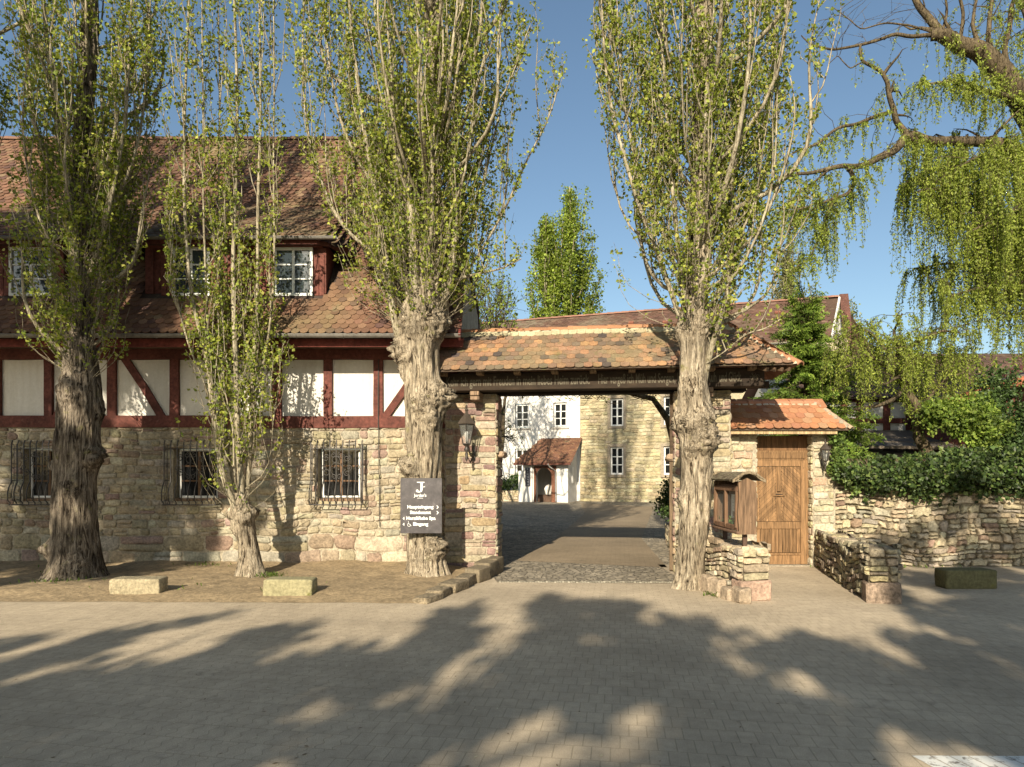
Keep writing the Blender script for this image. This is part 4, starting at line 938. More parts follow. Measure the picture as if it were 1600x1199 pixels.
def trunkmesh(mb, path, burls=(), seed=0, n=40, step=.045, flare=.35, rough=.12, z0=-.05):
    """path: (x,y,z,r) points; burls: (z, azimuth deg, size, height)"""
    path=np.array(path,float); zs=path[:,2]; zz=np.arange(z0,zs[-1],step); m=len(zz)
    X=np.interp(zz,zs,path[:,0]); Y=np.interp(zz,zs,path[:,1]); Rr=np.interp(zz,zs,path[:,3])
    k=np.ones(7)/7
    if m>16: 
        for A in (X,Y,Rr): A[:]=np.convolve(np.pad(A,3,'edge'),k,'valid')
    V=np.empty((m,n,3)); 
    for i in range(m):
        z=zz[i]; fl=1+flare*math.exp(-max(z,0)/.22)
        for j in range(n):
            a=2*math.pi*j/n; ca,sa=math.cos(a),math.sin(a); r=Rr[i]
            lobe=.5+.5*math.sin(a*5+seed+z*.5)*math.exp(-max(z,0)/.35)
            rid=mn.noise(Vector((ca*3.2*(r/.3)**.5+seed,sa*3.2*(r/.3)**.5,z*.55)))
            rid2=abs(mn.noise(Vector((ca*7+seed*2,sa*7,z*1.1+.4*rid))))
            rr=r*fl*(1+rough*1.3*rid-rough*2.2*(.35-rid2)) + (r*(flare+.25)*.42*lobe*math.exp(-max(z,0)/.26))
            for (bz,ba,bs,bh) in burls:
                da=(a-R(ba)+math.pi)%(2*math.pi)-math.pi; q=((z-bz)/bs)**2+(da*r/bs)**2
                if q<5: 
                    b=mn.noise(Vector((ca*r*16,sa*r*16,z*16+seed))); c=mn.noise(Vector((ca*r*34,sa*r*34,z*34)))
                    rr+=1.5*bh*math.exp(-q**1.5)*(1+.85*b+.7*c)
            V[i,j]=(X[i]+rr*ca,Y[i]+rr*sa,z)
    i=np.arange(m-1)[:,None]*n; j=np.arange(n)[None,:]; kk=(j+1)%n
    mb.add(V.reshape(-1,3),np.stack([i+j,i+kk,i+n+kk,i+n+j],-1).reshape(-1,4),(1,1,1),True)
    mb.add(V[-1],[list(range(n))],(1,1,1))
LP=[((.20,.24,.038),4),((.26,.285,.045),3),((.135,.18,.03),3),((.32,.31,.08),1.2)]
def uppath(rng, p, az, spread, Lz, n=9, wob=.05, lean=(0,0), k=3.2):
    p=np.array(p,float); pts=[]; w1,w2=rng.uniform(0,6,2)
    for i in range(n):
        t=i/(n-1); o=spread*(1-math.exp(-k*t))/(1-math.exp(-k))
        pts.append(p+np.array((math.cos(az)*o+wob*math.sin(w1+t*7)*t+lean[0]*t*Lz,math.sin(az)*o+wob*math.sin(w2+t*6)*t+lean[1]*t*Lz,Lz*t)))
    return np.array(pts)
def along(pts,t):
    x=t*(len(pts)-1); i=min(int(x),len(pts)-2); return pts[i]+(pts[i+1]-pts[i])*(x-i)
def shoots(rng, br, lv, pts, r0, ns, ls, nl, t0=.12, inner=None, cr=.07, tw=.006, dens=1.):
    """side shoots with leaf clusters along a limb"""
    for i in range(ns):
        t=t0+(1-t0)*(i+rng.rand())/ns; b=along(pts,t); az=rng.uniform(0,6.283); L=ls*rng.uniform(.4,1.3)*(1-.45*t)
        q=uppath(rng,b,az,L*rng.uniform(.25,.6),L,5,.03,k=2.2)
        tube(br,q,np.linspace(tw*rng.uniform(.8,1.5),.0025,5),3,(1,1,1),False)
        m=max(2,int(L/.115)); 
        for k in range(m):
            if rng.rand()>dens: continue
            c=along(q,(k+.6)/m); lv.cluster(c,rng.randint(max(2,nl-2),nl+3),cr)
    for k in range(int(4*dens)): lv.cluster(along(pts,rng.uniform(.75,1)),nl,cr)
def poplar(name,label,base,trunk,burls,limbs,crown,seed,bark='bark',group='lombardy poplars before the house',topz=15.,leaf=.056,nl=6,flare=.3,n=40,extra=(),lowtw=None,step=.045,lows=.75):
    rng=np.random.RandomState(seed); o=thing(name,label,'tree',(base[0],base[1],0),group)
    m=MB(); trunkmesh(m,trunk,burls,seed,n,step,flare); m.build('trunk',M[bark],o)
    br=MB(); lv=Leaves(seed+1); tp=np.array(trunk,float)
    for (pts,r0,ns,ls) in extra:                     # hand-placed stems
        pts=np.array(pts,float); 
        # refine with a little wander
        t=np.linspace(0,1,len(pts)); tt=np.linspace(0,1,len(pts)*4); Q=np.stack([np.interp(tt,t,pts[:,i]) for i in range(3)],1)
        for i in range(len(Q)):
            if 0<i: Q[i,:2]+=.022*np.array((mn.noise(Vector((Q[i][2]*1.6,seed,r0*40))),mn.noise(Vector((Q[i][2]*1.6,seed+9,r0*40)))))
        k5=np.array((.2,.2,.2,.2,.2))
        for a in range(3): Q[2:-2,a]=np.convolve(Q[:,a],k5,'valid')
        tube(br,Q,np.linspace(r0*.74,max(.010,r0*.18),len(Q)),9,(1,1,1),True)
        shoots(rng,br,lv,Q,r0,ns,ls,nl,.12)
        for i in range(int(ns*.35)):
            b=along(Q,rng.uniform(.12,.85)); az=rng.uniform(0,6.283); Lz=rng.uniform(.9,2.4); q=uppath(rng,b,az,rng.uniform(.12,.4),Lz,7,.05)
            tube(br,q,np.linspace(.012,.004,7),4,(1,1,1),False); shoots(rng,br,lv,q,.01,5,.5,nl,.2)
    nlimb,zlo,zhi,spr,Lr,rr,xoff=limbs
    for i in range(nlimb):
        u=(i+rng.rand())/nlimb; z=zlo+(zhi-zlo)*u**1.15
        c=np.array([np.interp(z,tp[:,2],tp[:,k]) for k in (0,1)]+[z]) if z<tp[-1,2] else np.array((tp[-1,0],tp[-1,1],z))
        rad=np.interp(z,tp[:,2],tp[:,3]); az=rng.uniform(0,6.283); c=c+np.array((math.cos(az),math.sin(az),0))*rad*.7
        s=crown(z+Lr*.5)*rng.uniform(.22,1.0); s*= (1.0 if math.cos(az)>0 else xoff)
        Lz=Lr*rng.uniform(.5,1.15); Lz=min(Lz,topz-z+.5)
        q=uppath(rng,c,az,s,Lz,12,.09,k=rng.uniform(4,9)); tube(br,q,np.linspace(rr*rng.uniform(.45,1.2),.006,12),6,(1,1,1),False)
        shoots(rng,br,lv,q,rr,int(Lz*3.0),.62,nl,.08)
        for k in range(2):
            b=along(q,rng.uniform(.15,.6)); q2=uppath(rng,b,az+rng.uniform(-1.3,1.3),rng.uniform(.15,.5),Lz*.55,7,.06); tube(br,q2,np.linspace(rr*.35,.004,7),4,(1,1,1),False); shoots(rng,br,lv,q2,.01,int(Lz*1.7),.5,nl,.1)
    if lowtw:                                        # whiskery epicormic shoots
        nt_,z0,z1,Ls,ld=lowtw
        for i in range(nt_):
            z=rng.uniform(z0,z1); az=rng.uniform(math.pi*.85,math.pi*2.15); rad=np.interp(z,tp[:,2],tp[:,3])
            c=np.array((np.interp(z,tp[:,2],tp[:,0])+math.cos(az)*rad*.95,np.interp(z,tp[:,2],tp[:,1])+math.sin(az)*rad*.95,z))
            L=Ls*rng.uniform(.3,1.2); q=uppath(rng,c,az,L*rng.uniform(.25,lows),L,6,.06,k=3); tube(br,q,np.linspace(.007,.0025,6),3,(1,1,1),False)
            for k in range(int(L/.1)):
                if rng.rand()<ld*.7: lv.cluster(along(q,rng.uniform(.2,1)),nl-1,.06)
    br.build('branches',M['limb'],o); lf=MB(); k=lv.emit(lf,leaf,LP); lf.build('foliage',M['leaf'],o)
    print(name,'leaves',k); return o
E=lambda px,py,Y: tuple(P(px,py,Y))
def T(px,py,Y,r): p=P(px,py,Y); return (p[0],p[1],p[2],r)
# first poplar (stout trunk, its shade put into the bark colour)
Y=11.65
poplar('poplar_tree','stout poplar with furrowed trunk coloured dark for shade, leftmost of the whole poplars',(-7.42,Y),
 [(-7.47,Y,-.05,.37),T(118,860,Y,.35),T(116,760,Y,.33),T(122,690,Y,.36),T(126,620,Y,.33),T(127,580,Y,.28),T(124,520,Y,.19),T(124,420,Y,.17),T(128,250,Y,.15),T(140,60,Y,.13),T(140,-300,Y,.07),T(140,-560,Y,.02)],
 [(.55,190,.14,.09),(1.95,172,.13,.11),(2.1,-15,.18,.09),(3.25,-90,.3,.05),(1.6,-60,.2,.03),(2.9,10,.2,.04),(.25,-60,.2,.05)],
 (50,3.7,12.5,0,3.8,.034,1.),lambda z: .55+.8*min(1,max(0,(z-4.5)/4)),101,bark='shadebark',topz=16,
 extra=[([E(118,470,11.5),E(117,390,11.45),E(108,300,11.4),E(92,215,11.3),E(75,90,11.2),E(62,-60,11.2),E(58,-250,11.2)],.10,34,.7),
        ([E(140,430,11.6),E(158,370,11.4),E(178,290,11.3),E(196,200,11.3),E(203,60,11.2),E(210,-120,11.2)],.06,30,.7),
        ([E(135,440,11.8),E(165,345,11.7),E(203,270,11.7),E(224,190,11.6),E(232,60,11.6),E(240,-100,11.6)],.05,28,.7),
        ([E(120,420,11.9),E(100,330,11.9),E(66,250,11.9),E(45,130,11.9),E(30,0,11.9)],.045,26,.7)],
 lowtw=(230,3.4,7.6,1.3,.9))
# slender multi-stemmed poplar
Y=11.95
poplar('poplar_tree','slender pale poplar forking near the ground into many thin stems between two barred windows',(-4.55,Y),
 [(-4.57,Y,-.05,.185),T(387,850,Y,.165),T(378,812,Y,.19),T(374,795,Y,.17),T(376,770,Y,.10)],
 [(1.05,-60,.12,.07),(1.1,160,.13,.08),(1.15,10,.12,.07),(.85,200,.1,.04)],
 (4,1.3,2.2,0,3.0,.02,1.),lambda z:.7,102,topz=14,flare=.45,n=32,
 extra=[([E(370,800,11.85),E(350,752,11.8),E(337,690,11.75),E(332,620,11.7),E(318,540,11.7),E(300,470,11.6),E(290,380,11.6),E(286,240,11.6),E(292,80,11.6),E(300,-120,11.6)],.075,40,.6),
        ([E(376,800,11.9),E(378,740,11.9),E(370,670,11.9),E(369,600,11.9),E(366,520,11.9),E(362,420,11.9),E(368,300,11.9),E(372,150,11.9),E(366,0,11.9),E(362,-200,11.9)],.085,46,.62),
        ([E(384,800,12.0),E(388,740,12.0),E(392,650,12.0),E(396,560,12.0),E(404,460,12.0),E(402,340,12.0),E(408,180,12.0),E(404,20,12),E(408,-200,12)],.07,42,.6),
        ([E(372,795,12.1),E(360,730,12.1),E(348,660,12.1),E(348,560,12.1),E(345,440,12.1),E(341,280,12.1),E(344,120,12.1),E(338,-60,12.1)],.052,40,.6),
        ([E(340,690,11.8),E(322,600,11.7),E(302,560,11.6),E(283,500,11.6),E(268,420,11.6),E(262,330,11.6)],.028,24,.5),
        ([E(392,660,12),E(410,580,12),E(424,500,12),E(430,400,12),E(426,260,12),E(430,100,12),E(425,-60,12)],.032,32,.55),
        ([E(335,640,11.8),E(326,560,11.8),E(322,440,11.7),E(316,300,11.7),E(318,120,11.7),E(314,-60,11.7)],.034,34,.55)],
 lowtw=(14,1.0,1.4,1.3,.3))
# third poplar: sign bearer
Y=12.22
poplar('poplar_tree','thick knobbly poplar beside the gate carrying the dark direction sign',(-1.52,Y),
 [(-1.50,Y,-.05,.31),T(664,860,Y,0.318),T(660,790,Y,0.297),T(663,700,Y,0.310),T(664,640,Y,0.344),T(660,585,Y,0.318),T(655,540,Y,0.344),T(661,500,Y,0.420),T(665,470,Y,0.380),T(668,430,Y,0.270),T(672,300,Y,0.190),T(676,100,Y,0.160),T(680,-150,Y,0.110),T(680,-500,Y,0.060),T(682,-800,Y,0.020)],
 [(3.2,-20,.22,.13),(3.0,-90,.20,.09),(1.95,-140,.18,.12),(.55,-45,.19,.12),(4.0,195,.25,.10),(4.45,-30,.3,.07),(4.5,-120,.3,.06),(2.75,-60,.14,.05),(3.6,-170,.15,.05),(.3,-100,.3,.03)],
 (112,4.5,19,0,4.0,.042,1.),lambda z: 1.0+1.25*min(1,max(0,(z-4.8)/4.5)),103,topz=23,n=56,step=.035,
 extra=[([E(632,545,12.1),E(620,520,12.0),E(612,480,11.9),E(606,430,11.9),E(600,370,11.9),E(586,300,11.8),E(565,180,11.8),E(545,20,11.8),E(540,-150,11.8)],.10,32,.8),
        ([E(652,470,12.0),E(645,400,11.9),E(642,330,11.85),E(632,240,11.8),E(628,190,11.8),E(604,130,11.8),E(585,20,11.8),E(575,-140,11.8)],.125,40,.8),
        ([E(690,480,12.1),E(700,430,12.0),E(712,380,12.0),E(709,300,12.0),E(708,210,11.9),E(722,110,11.9),E(738,20,11.9),E(742,-150,11.9)],.115,42,.8),
        ([E(690,470,12.4),E(718,400,12.3),E(745,330,12.3),E(770,220,12.3),E(795,120,12.3),E(828,40,12.3)],.05,34,.8),
        ([E(700,440,12.0),E(745,428,11.9),E(785,420,11.8),E(815,404,11.7)],.035,10,.55),
        ([E(690,470,12.3),E(735,420,12.2),E(790,330,12.1),E(822,250,12.1),E(858,190,12.1),E(880,100,12.1)],.035,26,.6),
        ([E(640,500,12.0),E(634,440,11.9),E(628,360,11.9),E(618,280,11.9),E(622,100,11.9),E(600,-60,11.9)],.05,30,.7),
        ([E(640,430,12),E(560,380,11.9),E(525,340,11.9),E(500,280,11.9),E(478,200,11.9),E(470,80,11.9),E(480,-60,11.9)],.05,42,.8),
        ([E(640,360,12.1),E(590,300,12.1),E(540,220,12.1),E(515,120,12.1),E(505,0,12.1),E(505,-130,12.1)],.05,42,.8),
        ([E(680,440,12.1),E(684,330,12.1),E(690,180,12.1),E(700,20,12.1),E(702,-160,12.1)],.07,40,.7)],
 lows=1.0,lowtw=(300,4.4,7.8,1.4,.9))
# fourth poplar right of the gateway
Y=10.88
poplar('poplar_tree','tall pale-barked poplar with big burls standing against the right side of the gateway',(2.80,Y),
 [(2.80,Y,-.05,.20),T(1078,900,Y,0.205),T(1080,860,Y,0.221),T(1087,800,Y,0.246),T(1090,720,Y,0.254),T(1086,650,Y,0.246),T(1083,600,Y,0.209),T(1083,560,Y,0.205),T(1086,510,Y,0.230),T(1086,470,Y,0.205),T(1090,400,Y,0.210),T(1098,250,Y,0.180),T(1100,80,Y,0.150),T(1100,-200,Y,0.100),T(1100,-500,Y,0.060),T(1100,-800,Y,0.020)],
 [(2.35,-70,.20,.13),(2.62,-110,.16,.08),(2.7,-50,.2,.06),(2.2,-130,.13,.05),(3.2,-110,.2,.04),(2.6,180,.16,.08),(1.4,190,.15,.05),(4.2,-60,.25,.05),(4.1,180,.2,.05)],
 (104,4.1,18.5,0,3.9,.038,1.),lambda z: .75+.95*min(1,max(0,(z-4.2)/4)),104,topz=22.5,n=50,flare=.3,step=.035,
 extra=[([E(1070,520,10.8),E(1052,470,10.7),E(1030,400,10.7),E(1000,330,10.6),E(975,240,10.6),E(950,150,10.6),E(940,20,10.6),E(935,-120,10.6)],.06,40,.7),
        ([E(1098,610,10.92),E(1110,545,10.75),E(1125,500,10.6),E(1142,440,10.6),E(1138,380,10.6),E(1148,260,10.6),E(1158,120,10.6),E(1165,-60,10.6)],.075,38,.7),
        ([E(1100,500,10.9),E(1135,430,10.9),E(1165,350,10.9),E(1190,240,10.9),E(1205,130,10.9),E(1216,0,10.9),E(1215,-150,10.9)],.055,38,.75),
        ([E(1070,480,10.7),E(1060,400,10.7),E(1050,280,10.7),E(1040,150,10.7),E(1030,0,10.7),E(1025,-150,10.7)],.06,36,.7),
        ([E(1095,450,10.7),E(1120,340,10.7),E(1130,200,10.7),E(1128,60,10.7),E(1135,-100,10.7)],.055,34,.7),
        ([E(1075,430,10.8),E(1020,340,10.7),E(985,230,10.7),E(968,100,10.7),E(962,-60,10.7)],.045,34,.75),
        ([E(1100,570,10.8),E(1135,548,10.5),E(1165,520,10.4),E(1195,515,10.3),E(1222,497,10.3)],.014,8,.4)],
 lows=.95,lowtw=(260,4.0,7.6,1.2,.85))
# fifth, mostly outside the left edge
poplar('poplar_tree','dark leafy poplar cut by the left edge of the picture above the roof',(-9.75,11.3),
 [(-9.8,11.3,-.05,.3),(-9.8,11.3,4,.24),(-9.8,11.3,12,.08),(-9.8,11.3,14,.02)],(),(40,4,11,0,3.6,.035,1.),lambda z: .45+1.15*min(1,max(0,(z-5)/4)),105,topz=14,nl=8,n=20,step=.15)
# ------------------------------------------------------------------ courtyard house beyond the gate
CU=np.array((math.cos(R(20.)),-math.sin(R(20.)),0)); CN=np.array((-CU[1],CU[0],0))        # along, backwards
CF=Fr((4.3,43.,-.05),CU,(0,0,1),-CN)
ch=thing('courtyard_house','long two-tone house across the courtyard, left half white plaster, right half cream stone','house',(4.3,43,0))
rng=np.random.RandomState(81)
SWN=[(1.75,2.9,4.55,6.6),(1.75,2.9,1.55,3.6),(5.0,6.1,4.55,6.6),(5.0,6.1,1.55,3.6)]
WWN=[(-4.35,-3.4,4.75,6.3),(-1.75,-.85,4.75,6.3),(-4.35,-3.4,1.75,3.4)]
m=MB(); holeplane(m,CF,0,15.2,-.3,9.3,SWN,(.36,.31,.21)); courses(m,CF,0,9.,.0,9.25,rng,[((.40,.34,.21),4),((.34,.29,.18),2),((.44,.39,.26),3),((.30,.26,.18),1)],(.17,.25),(.3,.62),SWN,.05,.03,.03,.12,88,.1)
for sx,a in ((0,0),): pass
m.build('stone_wall',M['stone'],ch)
m=MB(); holeplane(m,CF,-14,-.0,-.3,9.3,WWN,(.66,.64,.60),.06); 
for (a,b,c,d) in WWN:
    for q0,q1 in (((a,c),(a,d)),((b,d),(b,c)),((b,c),(a,c)),((a,d),(b,d))): m.add([CF(*q0,.06),CF(*q1,.06),CF(*q1,-.2),CF(*q0,-.2)],[(0,1,2,3)],(.62,.6,.56))
poly(m,[CF(0,-.3,.06),CF(0,9.3,.06),CF(0,9.3,-.3),CF(0,-.3,-.3)],(.66,.64,.6)); m.build('plaster_wall',M['plaster'],ch)
for (a,b,c,d) in SWN:
    m=MB(); e=.17; k=(.30,.25,.185)
    box(m,CF,a,b,c,c+e,-.3,.09,k,.01); box(m,CF,a,b,d-e,d,-.3,.07,k,.01); box(m,CF,a,a+e,c+e,d-e,-.3,.065,k,.01); box(m,CF,b-e,b,c+e,d-e,-.3,.065,k,.01); m.build('window_surround',M['stone'],ch)
    window(ch,CF.at(a+e,c+e,-.14),b-a-2*e,d-c-2*e,2,3,fw=.10,bw=.055)
for (a,b,c,d) in WWN:
    window(ch,CF.at(a+.03,c+.03,-.12),b-a-.06,d-c-.06,2,3,fw=.085,bw=.05)
    m=MB(); box(m,CF,a-.15,b+.15,c-.12,c,-.05,.16,(.5,.47,.42),.01); m.build('window_sill',M['plaster'],ch)
CR=[((.125,.07,.05),4),((.10,.058,.042),3),((.16,.105,.075),1.5)]
def hp(s,dn,z): return CF(s,z,-dn)
e0_=np.array(P(1299,541,38.2)); r0_=np.array(P(1312,464,42.9)); eL=CF(-14,9.3,.4); rL=np.array(CF(-14,12.7,-4.7))
RL2=P(905,502,47.0)
m=MB(); nseg=26
eR=CF(14.3,9.3,.4); eR=np.array((e0_[0],e0_[1],eR[2])); rR=np.array((r0_[0],r0_[1],r0_[2]))
eL=np.array(CF(-14,9.3,.4)); rL=rR+(np.array(CF(-14,0,0))-np.array(CF(14.6,0,0))); rL[2]=12.75
ax_=(eR-eL); LA=np.linalg.norm(ax_); ax_/=LA; upr=(rR-eR); upr-=ax_*np.dot(upr,ax_); LU=np.linalg.norm(upr); upr/=LU; nr_=np.cross(ax_,upr); nr_=nr_ if nr_[2]>0 else -nr_
tileplane(m,eL,ax_,upr,nr_,0,LA,0,LU,.36,.27,CR,rng,mossn=((.17,.14,.10),.35),lift=.045)
poly(m,[eL-nr_*.05,eR-nr_*.05,rR-nr_*.05,eL+upr*LU-nr_*.05],(.08,.05,.035))
bR=rR+np.array((4.1,2.8,-3.6)); poly(m,[rR,eL+upr*LU,eL+upr*LU+np.array((2.,6,-4)),bR],(.14,.08,.06))
for k in range(6): a=LA*(.5+.08*k); c=eL+ax_*a+upr*(LU*.62+.3*(k%2)); box(m,Fr(c,ax_,upr,nr_),0,.35,0,.2,.02,.16,(.22,.09,.06),.02)
cr=m.build('roof',M['tile'],ch)
m=MB(); ridge_tiles(m,eL+upr*LU+nr_*.0,rR,.15,.5,np.array((.24,.125,.09)),rng); m.build('ridge_tiles',M['tile'],cr)
gR=np.array(P(1320,560,42)); 
m=MB(); poly(m,[eR+(0.05,.0,-.1),(eR[0]+.05,eR[1],3.),(gR[0],gR[1],3.),gR,rR+(0.05,0,-.15)],(.66,.64,.60)); m.build('gable_wall',M['plaster'],ch)
m=MB(); beam(m,rR+(.1,-.3,.05),np.array(P(1327,545,41.)),.5,.24,(.10,.045,.035)); beam(m,rR+(-.02,-.1,.05),eR+(0,-.05,0),.12,.16,(.62,.60,.56)); m.build('barge_boards',M['redwood'],ch)
m=MB(); gutter(m,eL+(0,-.1,-.05),eR+(0,-.1,-.05),.09); m.build('gutter',M['metal'],ch)
# porch
po=thing('porch','small white entrance porch with brown lean-to roof and a round-arched doorway against the white house','porch',tuple(CF(-1.6,0,1.3)))
pf=CF.at(-3.05,0,2.2); PW=2.85; k=(.66,.65,.62)
m=MB(); 
def archwall(mb,f,w_,h,x0,x1,spring,c0,c1,col):
    xm=(x0+x1)/2; r=(x1-x0)/2; pts=[(0,0),(0,h),(w_,h),(w_,0),(x1,0),(x1,spring)]+[(xm+r*math.cos(t),spring+r*math.sin(t)) for t in np.linspace(0,math.pi,12)[1:-1]]+[(x0,spring),(x0,0)]
    n=len(pts)
    L_=[(0,0),(x0,0),(x0,spring)]+[(xm-r*math.cos(t),spring+r*math.sin(t)) for t in np.linspace(0,math.pi/2,7)[1:]]+[(xm,h),(0,h)]
    R_=[(w_,0),(w_,h),(xm,h)]+[(xm+r*math.cos(t),spring+r*math.sin(t)) for t in np.linspace(0,math.pi/2,7)[::-1][:-1]]+[(x1,spring),(x1,0)]
    prism(mb,f,L_,c0,c1,col); prism(mb,f,R_,c0,c1,col)
archwall(m,pf,PW,2.3,.85,1.85,1.65,-.22,0,k)
box(m,pf,-.25,.1,0,1.95,-.3,.18,k,.03); box(m,pf,.1,.62,0,2.28,.005,.12,k,.02)
for sx in (0,PW-.22): 
    prism(m,Fr(pf(sx,0,0),CN,(0,0,1),-CU),[(0.22,0),(2.25,0),(2.25,3.75),(0.22,2.35)],-.22,0,k)
m.build('walls',M['plaster'],po)
m=MB(); 
for a,b in ((.72,.86),(1.84,2.12)): box(m,pf,a,b,0,1.75+.35,.01,.10,(.14,.06,.035),.02)
archwall(m,pf.at(.72,0,0),1.4,2.25,.14,1.12,1.65,.012,.06,(.13,.055,.035)); m.build('door_frame',M['redwood'],po)
m=MB(); box(m,pf,.86,1.84,0,.5,-.35,-.28,(.10,.06,.04)); m.build('half_door',M['wood'],po)
m=MB(); sd=Fr(pf(PW,0,0),CN,(0,0,1),CU); box(m,sd,.9,1.3,1.2,2.2,.0,.03,(.75,.75,.73)); m.build('side_window',M['paint'],po)
m=MB(); o=pf(-.45,2.42,.45); e=pf(PW+.28,2.42,.45); t=pf(PW+.3,4.05,-2.2); tl=pf(.55,4.05,-2.2)
ax2=np.array(CU); upq=(t-e); upq-=ax2*np.dot(upq,ax2); lu=np.linalg.norm(upq); upq/=lu; nq=np.cross(ax2,upq); nq=nq if nq[2]>0 else -nq
tileplane(m,o,ax2,upq,nq,0,PW+.73,0,lu,.17,.14,[((.17,.085,.05),4),((.14,.07,.045),3),((.22,.12,.07),1)],rng,mask=lambda p,a,t_:a>1.0*(t_/lu),lift=.03)
poly(m,[o,e,t,tl],(.09,.05,.035)); poly(m,[o,tl,pf(-.2,2.42,-2.2)],(.15,.08,.05)); beam(m,o+(0,0,-.06),e+(0,0,-.06),.06,.12,(.12,.05,.035)); m.build('roof',M['tile'],po)
m=MB(); tube(m,[pf(PW-1.1,2.36,.5),pf(PW-1.05,2.2,.35),pf(PW-.75,1.95,.1),pf(PW-.72,.1,.08)],.05,6,(.22,.21,.2)); m.build('downpipe',M['metal'],po)
m=MB(); box(m,pf,.18,.52,1.0,2.15,.13,.15,(.02,.02,.03),.004); sb_=m.build('sign_board',M['iron'],po)
m=MB(); tt='EINGANG'
for i,c in enumerate(tt): puttext(m,pf,c,.35,2.0-i*.155,None,.10,(.6,.6,.6),.153,.02,True)
m.build('lettering',M['letter'],sb_)
# courtyard planter and shrubs
def bush(name,label,cat,c,r,n,leaf,pal,mat,seed,group=None,lump=7,stems=6,dens=.75):
    rng=np.random.RandomState(seed); o=thing(name,label,cat,(c[0],c[1],0),group); c=np.array(c,float); r=np.array(r,float); lv=Leaves(seed)
    L=[(c+r*rng.uniform(-.62,.62,3),rng.uniform(.32,.55)) for _ in range(lump)]
    per=n//(lump*14)
    for (p,s) in L:
        sh=rng.uniform(.7,1.25)
        for k in range(14):
            d=rng.normal(0,1,3); d/=np.linalg.norm(d); q=p+d*r*s*rng.uniform(.55,1.05)
            if q[2]<.03: q[2]=.05
            lv.cluster(q,per,float(np.mean(r))*.2,sh*rng.uniform(.8,1.2))
    m=MB(); lv.emit(m,leaf,pal); 
    s=MB()
    for k in range(stems):
        p0=np.array((c[0]+rng.uniform(-.15,.15),c[1]+rng.uniform(-.15,.15),-.05)); q=c+r*rng.uniform(-.6,.6,3)
        pts=[p0*(1-t)+q*t+rng.normal(0,.05,3)*t for t in np.linspace(0,1,6)]; tube(s,pts,np.linspace(.02,.006,6),4,(1,1,1),False)
    s.build('stems',M['willowbark'],o); m.build('foliage',mat,o); return o
IVP=[((.035,.06,.018),3),((.06,.10,.024),3),((.11,.15,.04),2),((.028,.042,.014),2)]
SHP=[((.13,.19,.03),4),((.17,.22,.04),3),((.09,.14,.025),3)]
DKP=[((.04,.07,.018),4),((.06,.10,.025),3),((.028,.05,.015),3)]  # leaf colours lowered to paint in the shade on the right-hand climber
pl=thing('planter_wall','low stone planter wall along the white courtyard facade left of the porch','planter',tuple(CF(-5,0,1.6)))
m=MB(); pw=CF.at(-8,0,1.7); holeplane(m,pw,0,4.6,0,.72,(),(.2,.17,.12)); courses(m,pw,0,4.6,0,.72,rng,FIELD,(.1,.18),(.2,.45),(),.04,.02); box(m,pw,0,4.6,0,.70,-1.6,-.01,(.09,.07,.05)); m.build('stone_face',M['oldstone'],pl)
bush('shrub','dark green shrub behind the low planter wall left of the white porch','shrub',CF(-4.6,.95,1.2),(1.3,.8,.85),5200,.10,DKP,M['ivy'],91)
bush('shrub','dark green upright shrub at the right side of the passage beyond the open gate leaf','shrub',(4.15,16.8,1.05),(.42,.9,.80),6500,.06,DKP,M['ivy'],92)
pl2=thing('planter_wall','low cream stone planter wall at the right edge of the passage under a shrub','planter',(3.7,15.6,0))
m=MB(); pw=Fr((3.46,14.6,0),(.18,1,0),(0,0,1),(-1,.18,0)); holeplane(m,pw,0,3.6,0,.5,(),MORT); courses(m,pw,0,3.6,0,.5,rng,FIELD,(.1,.16),(.15,.35),(),.03,.014); pf2=Fr((3.46,14.6,0),(1,0,0),(0,0,1),(0,-1,0)); holeplane(m,pf2,0,1.2,0,.5,(),MORT); courses(m,pf2,0,1.2,0,.5,rng,FIELD,(.1,.16),(.15,.35),(),.03,.014)
poly(m,[(3.46,14.6,.49),(4.7,14.6,.49),(5.3,18,.49),(4.05,18,.49)],(.1,.08,.05)); m.build('stone_face',M['stone'],pl2)
# climbing vine over the passage
vn=thing('climbing_vine','bare twisting vine with budding twigs hanging behind the gate beam','vine',(3.65,15.2,0)); rng=np.random.RandomState(95)
m=MB(); lv=Leaves(96)
tr=[(3.72,15.2,0),(3.68,15.2,1.2),(3.62,15.15,2.4),(3.45,15.1,3.0),(3.1,15.0,3.45),(2.4,15,3.62),(1.2,15.1,3.68)]
tube(m,tr,[.11,.10,.085,.075,.06,.04,.02],8,(1,1,1))
for k in range(95):
    x=rng.uniform(-.3,3.5); p=np.array((x,15+rng.uniform(-.6,.8),3.62+rng.uniform(-.1,.25))); d=np.array((rng.choice([-1,1])*rng.uniform(.3,1),rng.uniform(-.3,.3),rng.uniform(-.25,.15))); pts=[]; L=rng.uniform(.4,1.3)
    for i in range(8): t=i/7; pts.append(p+d*L*t+np.array((0,0,-.18*t*t*L+.05*math.sin(t*9+k)))+rng.normal(0,.015,3))
    tube(m,pts,np.linspace(.011,.003,8),3,(1,1,1),False)
    if rng.rand()<.6: lv.cluster(pts[rng.randint(3,8)],3,.07)
m.build('trunk',M['willowbark'],vn); l_=MB(); lv.emit(l_,.05,LP); l_.build('foliage',M['leaf'],vn)
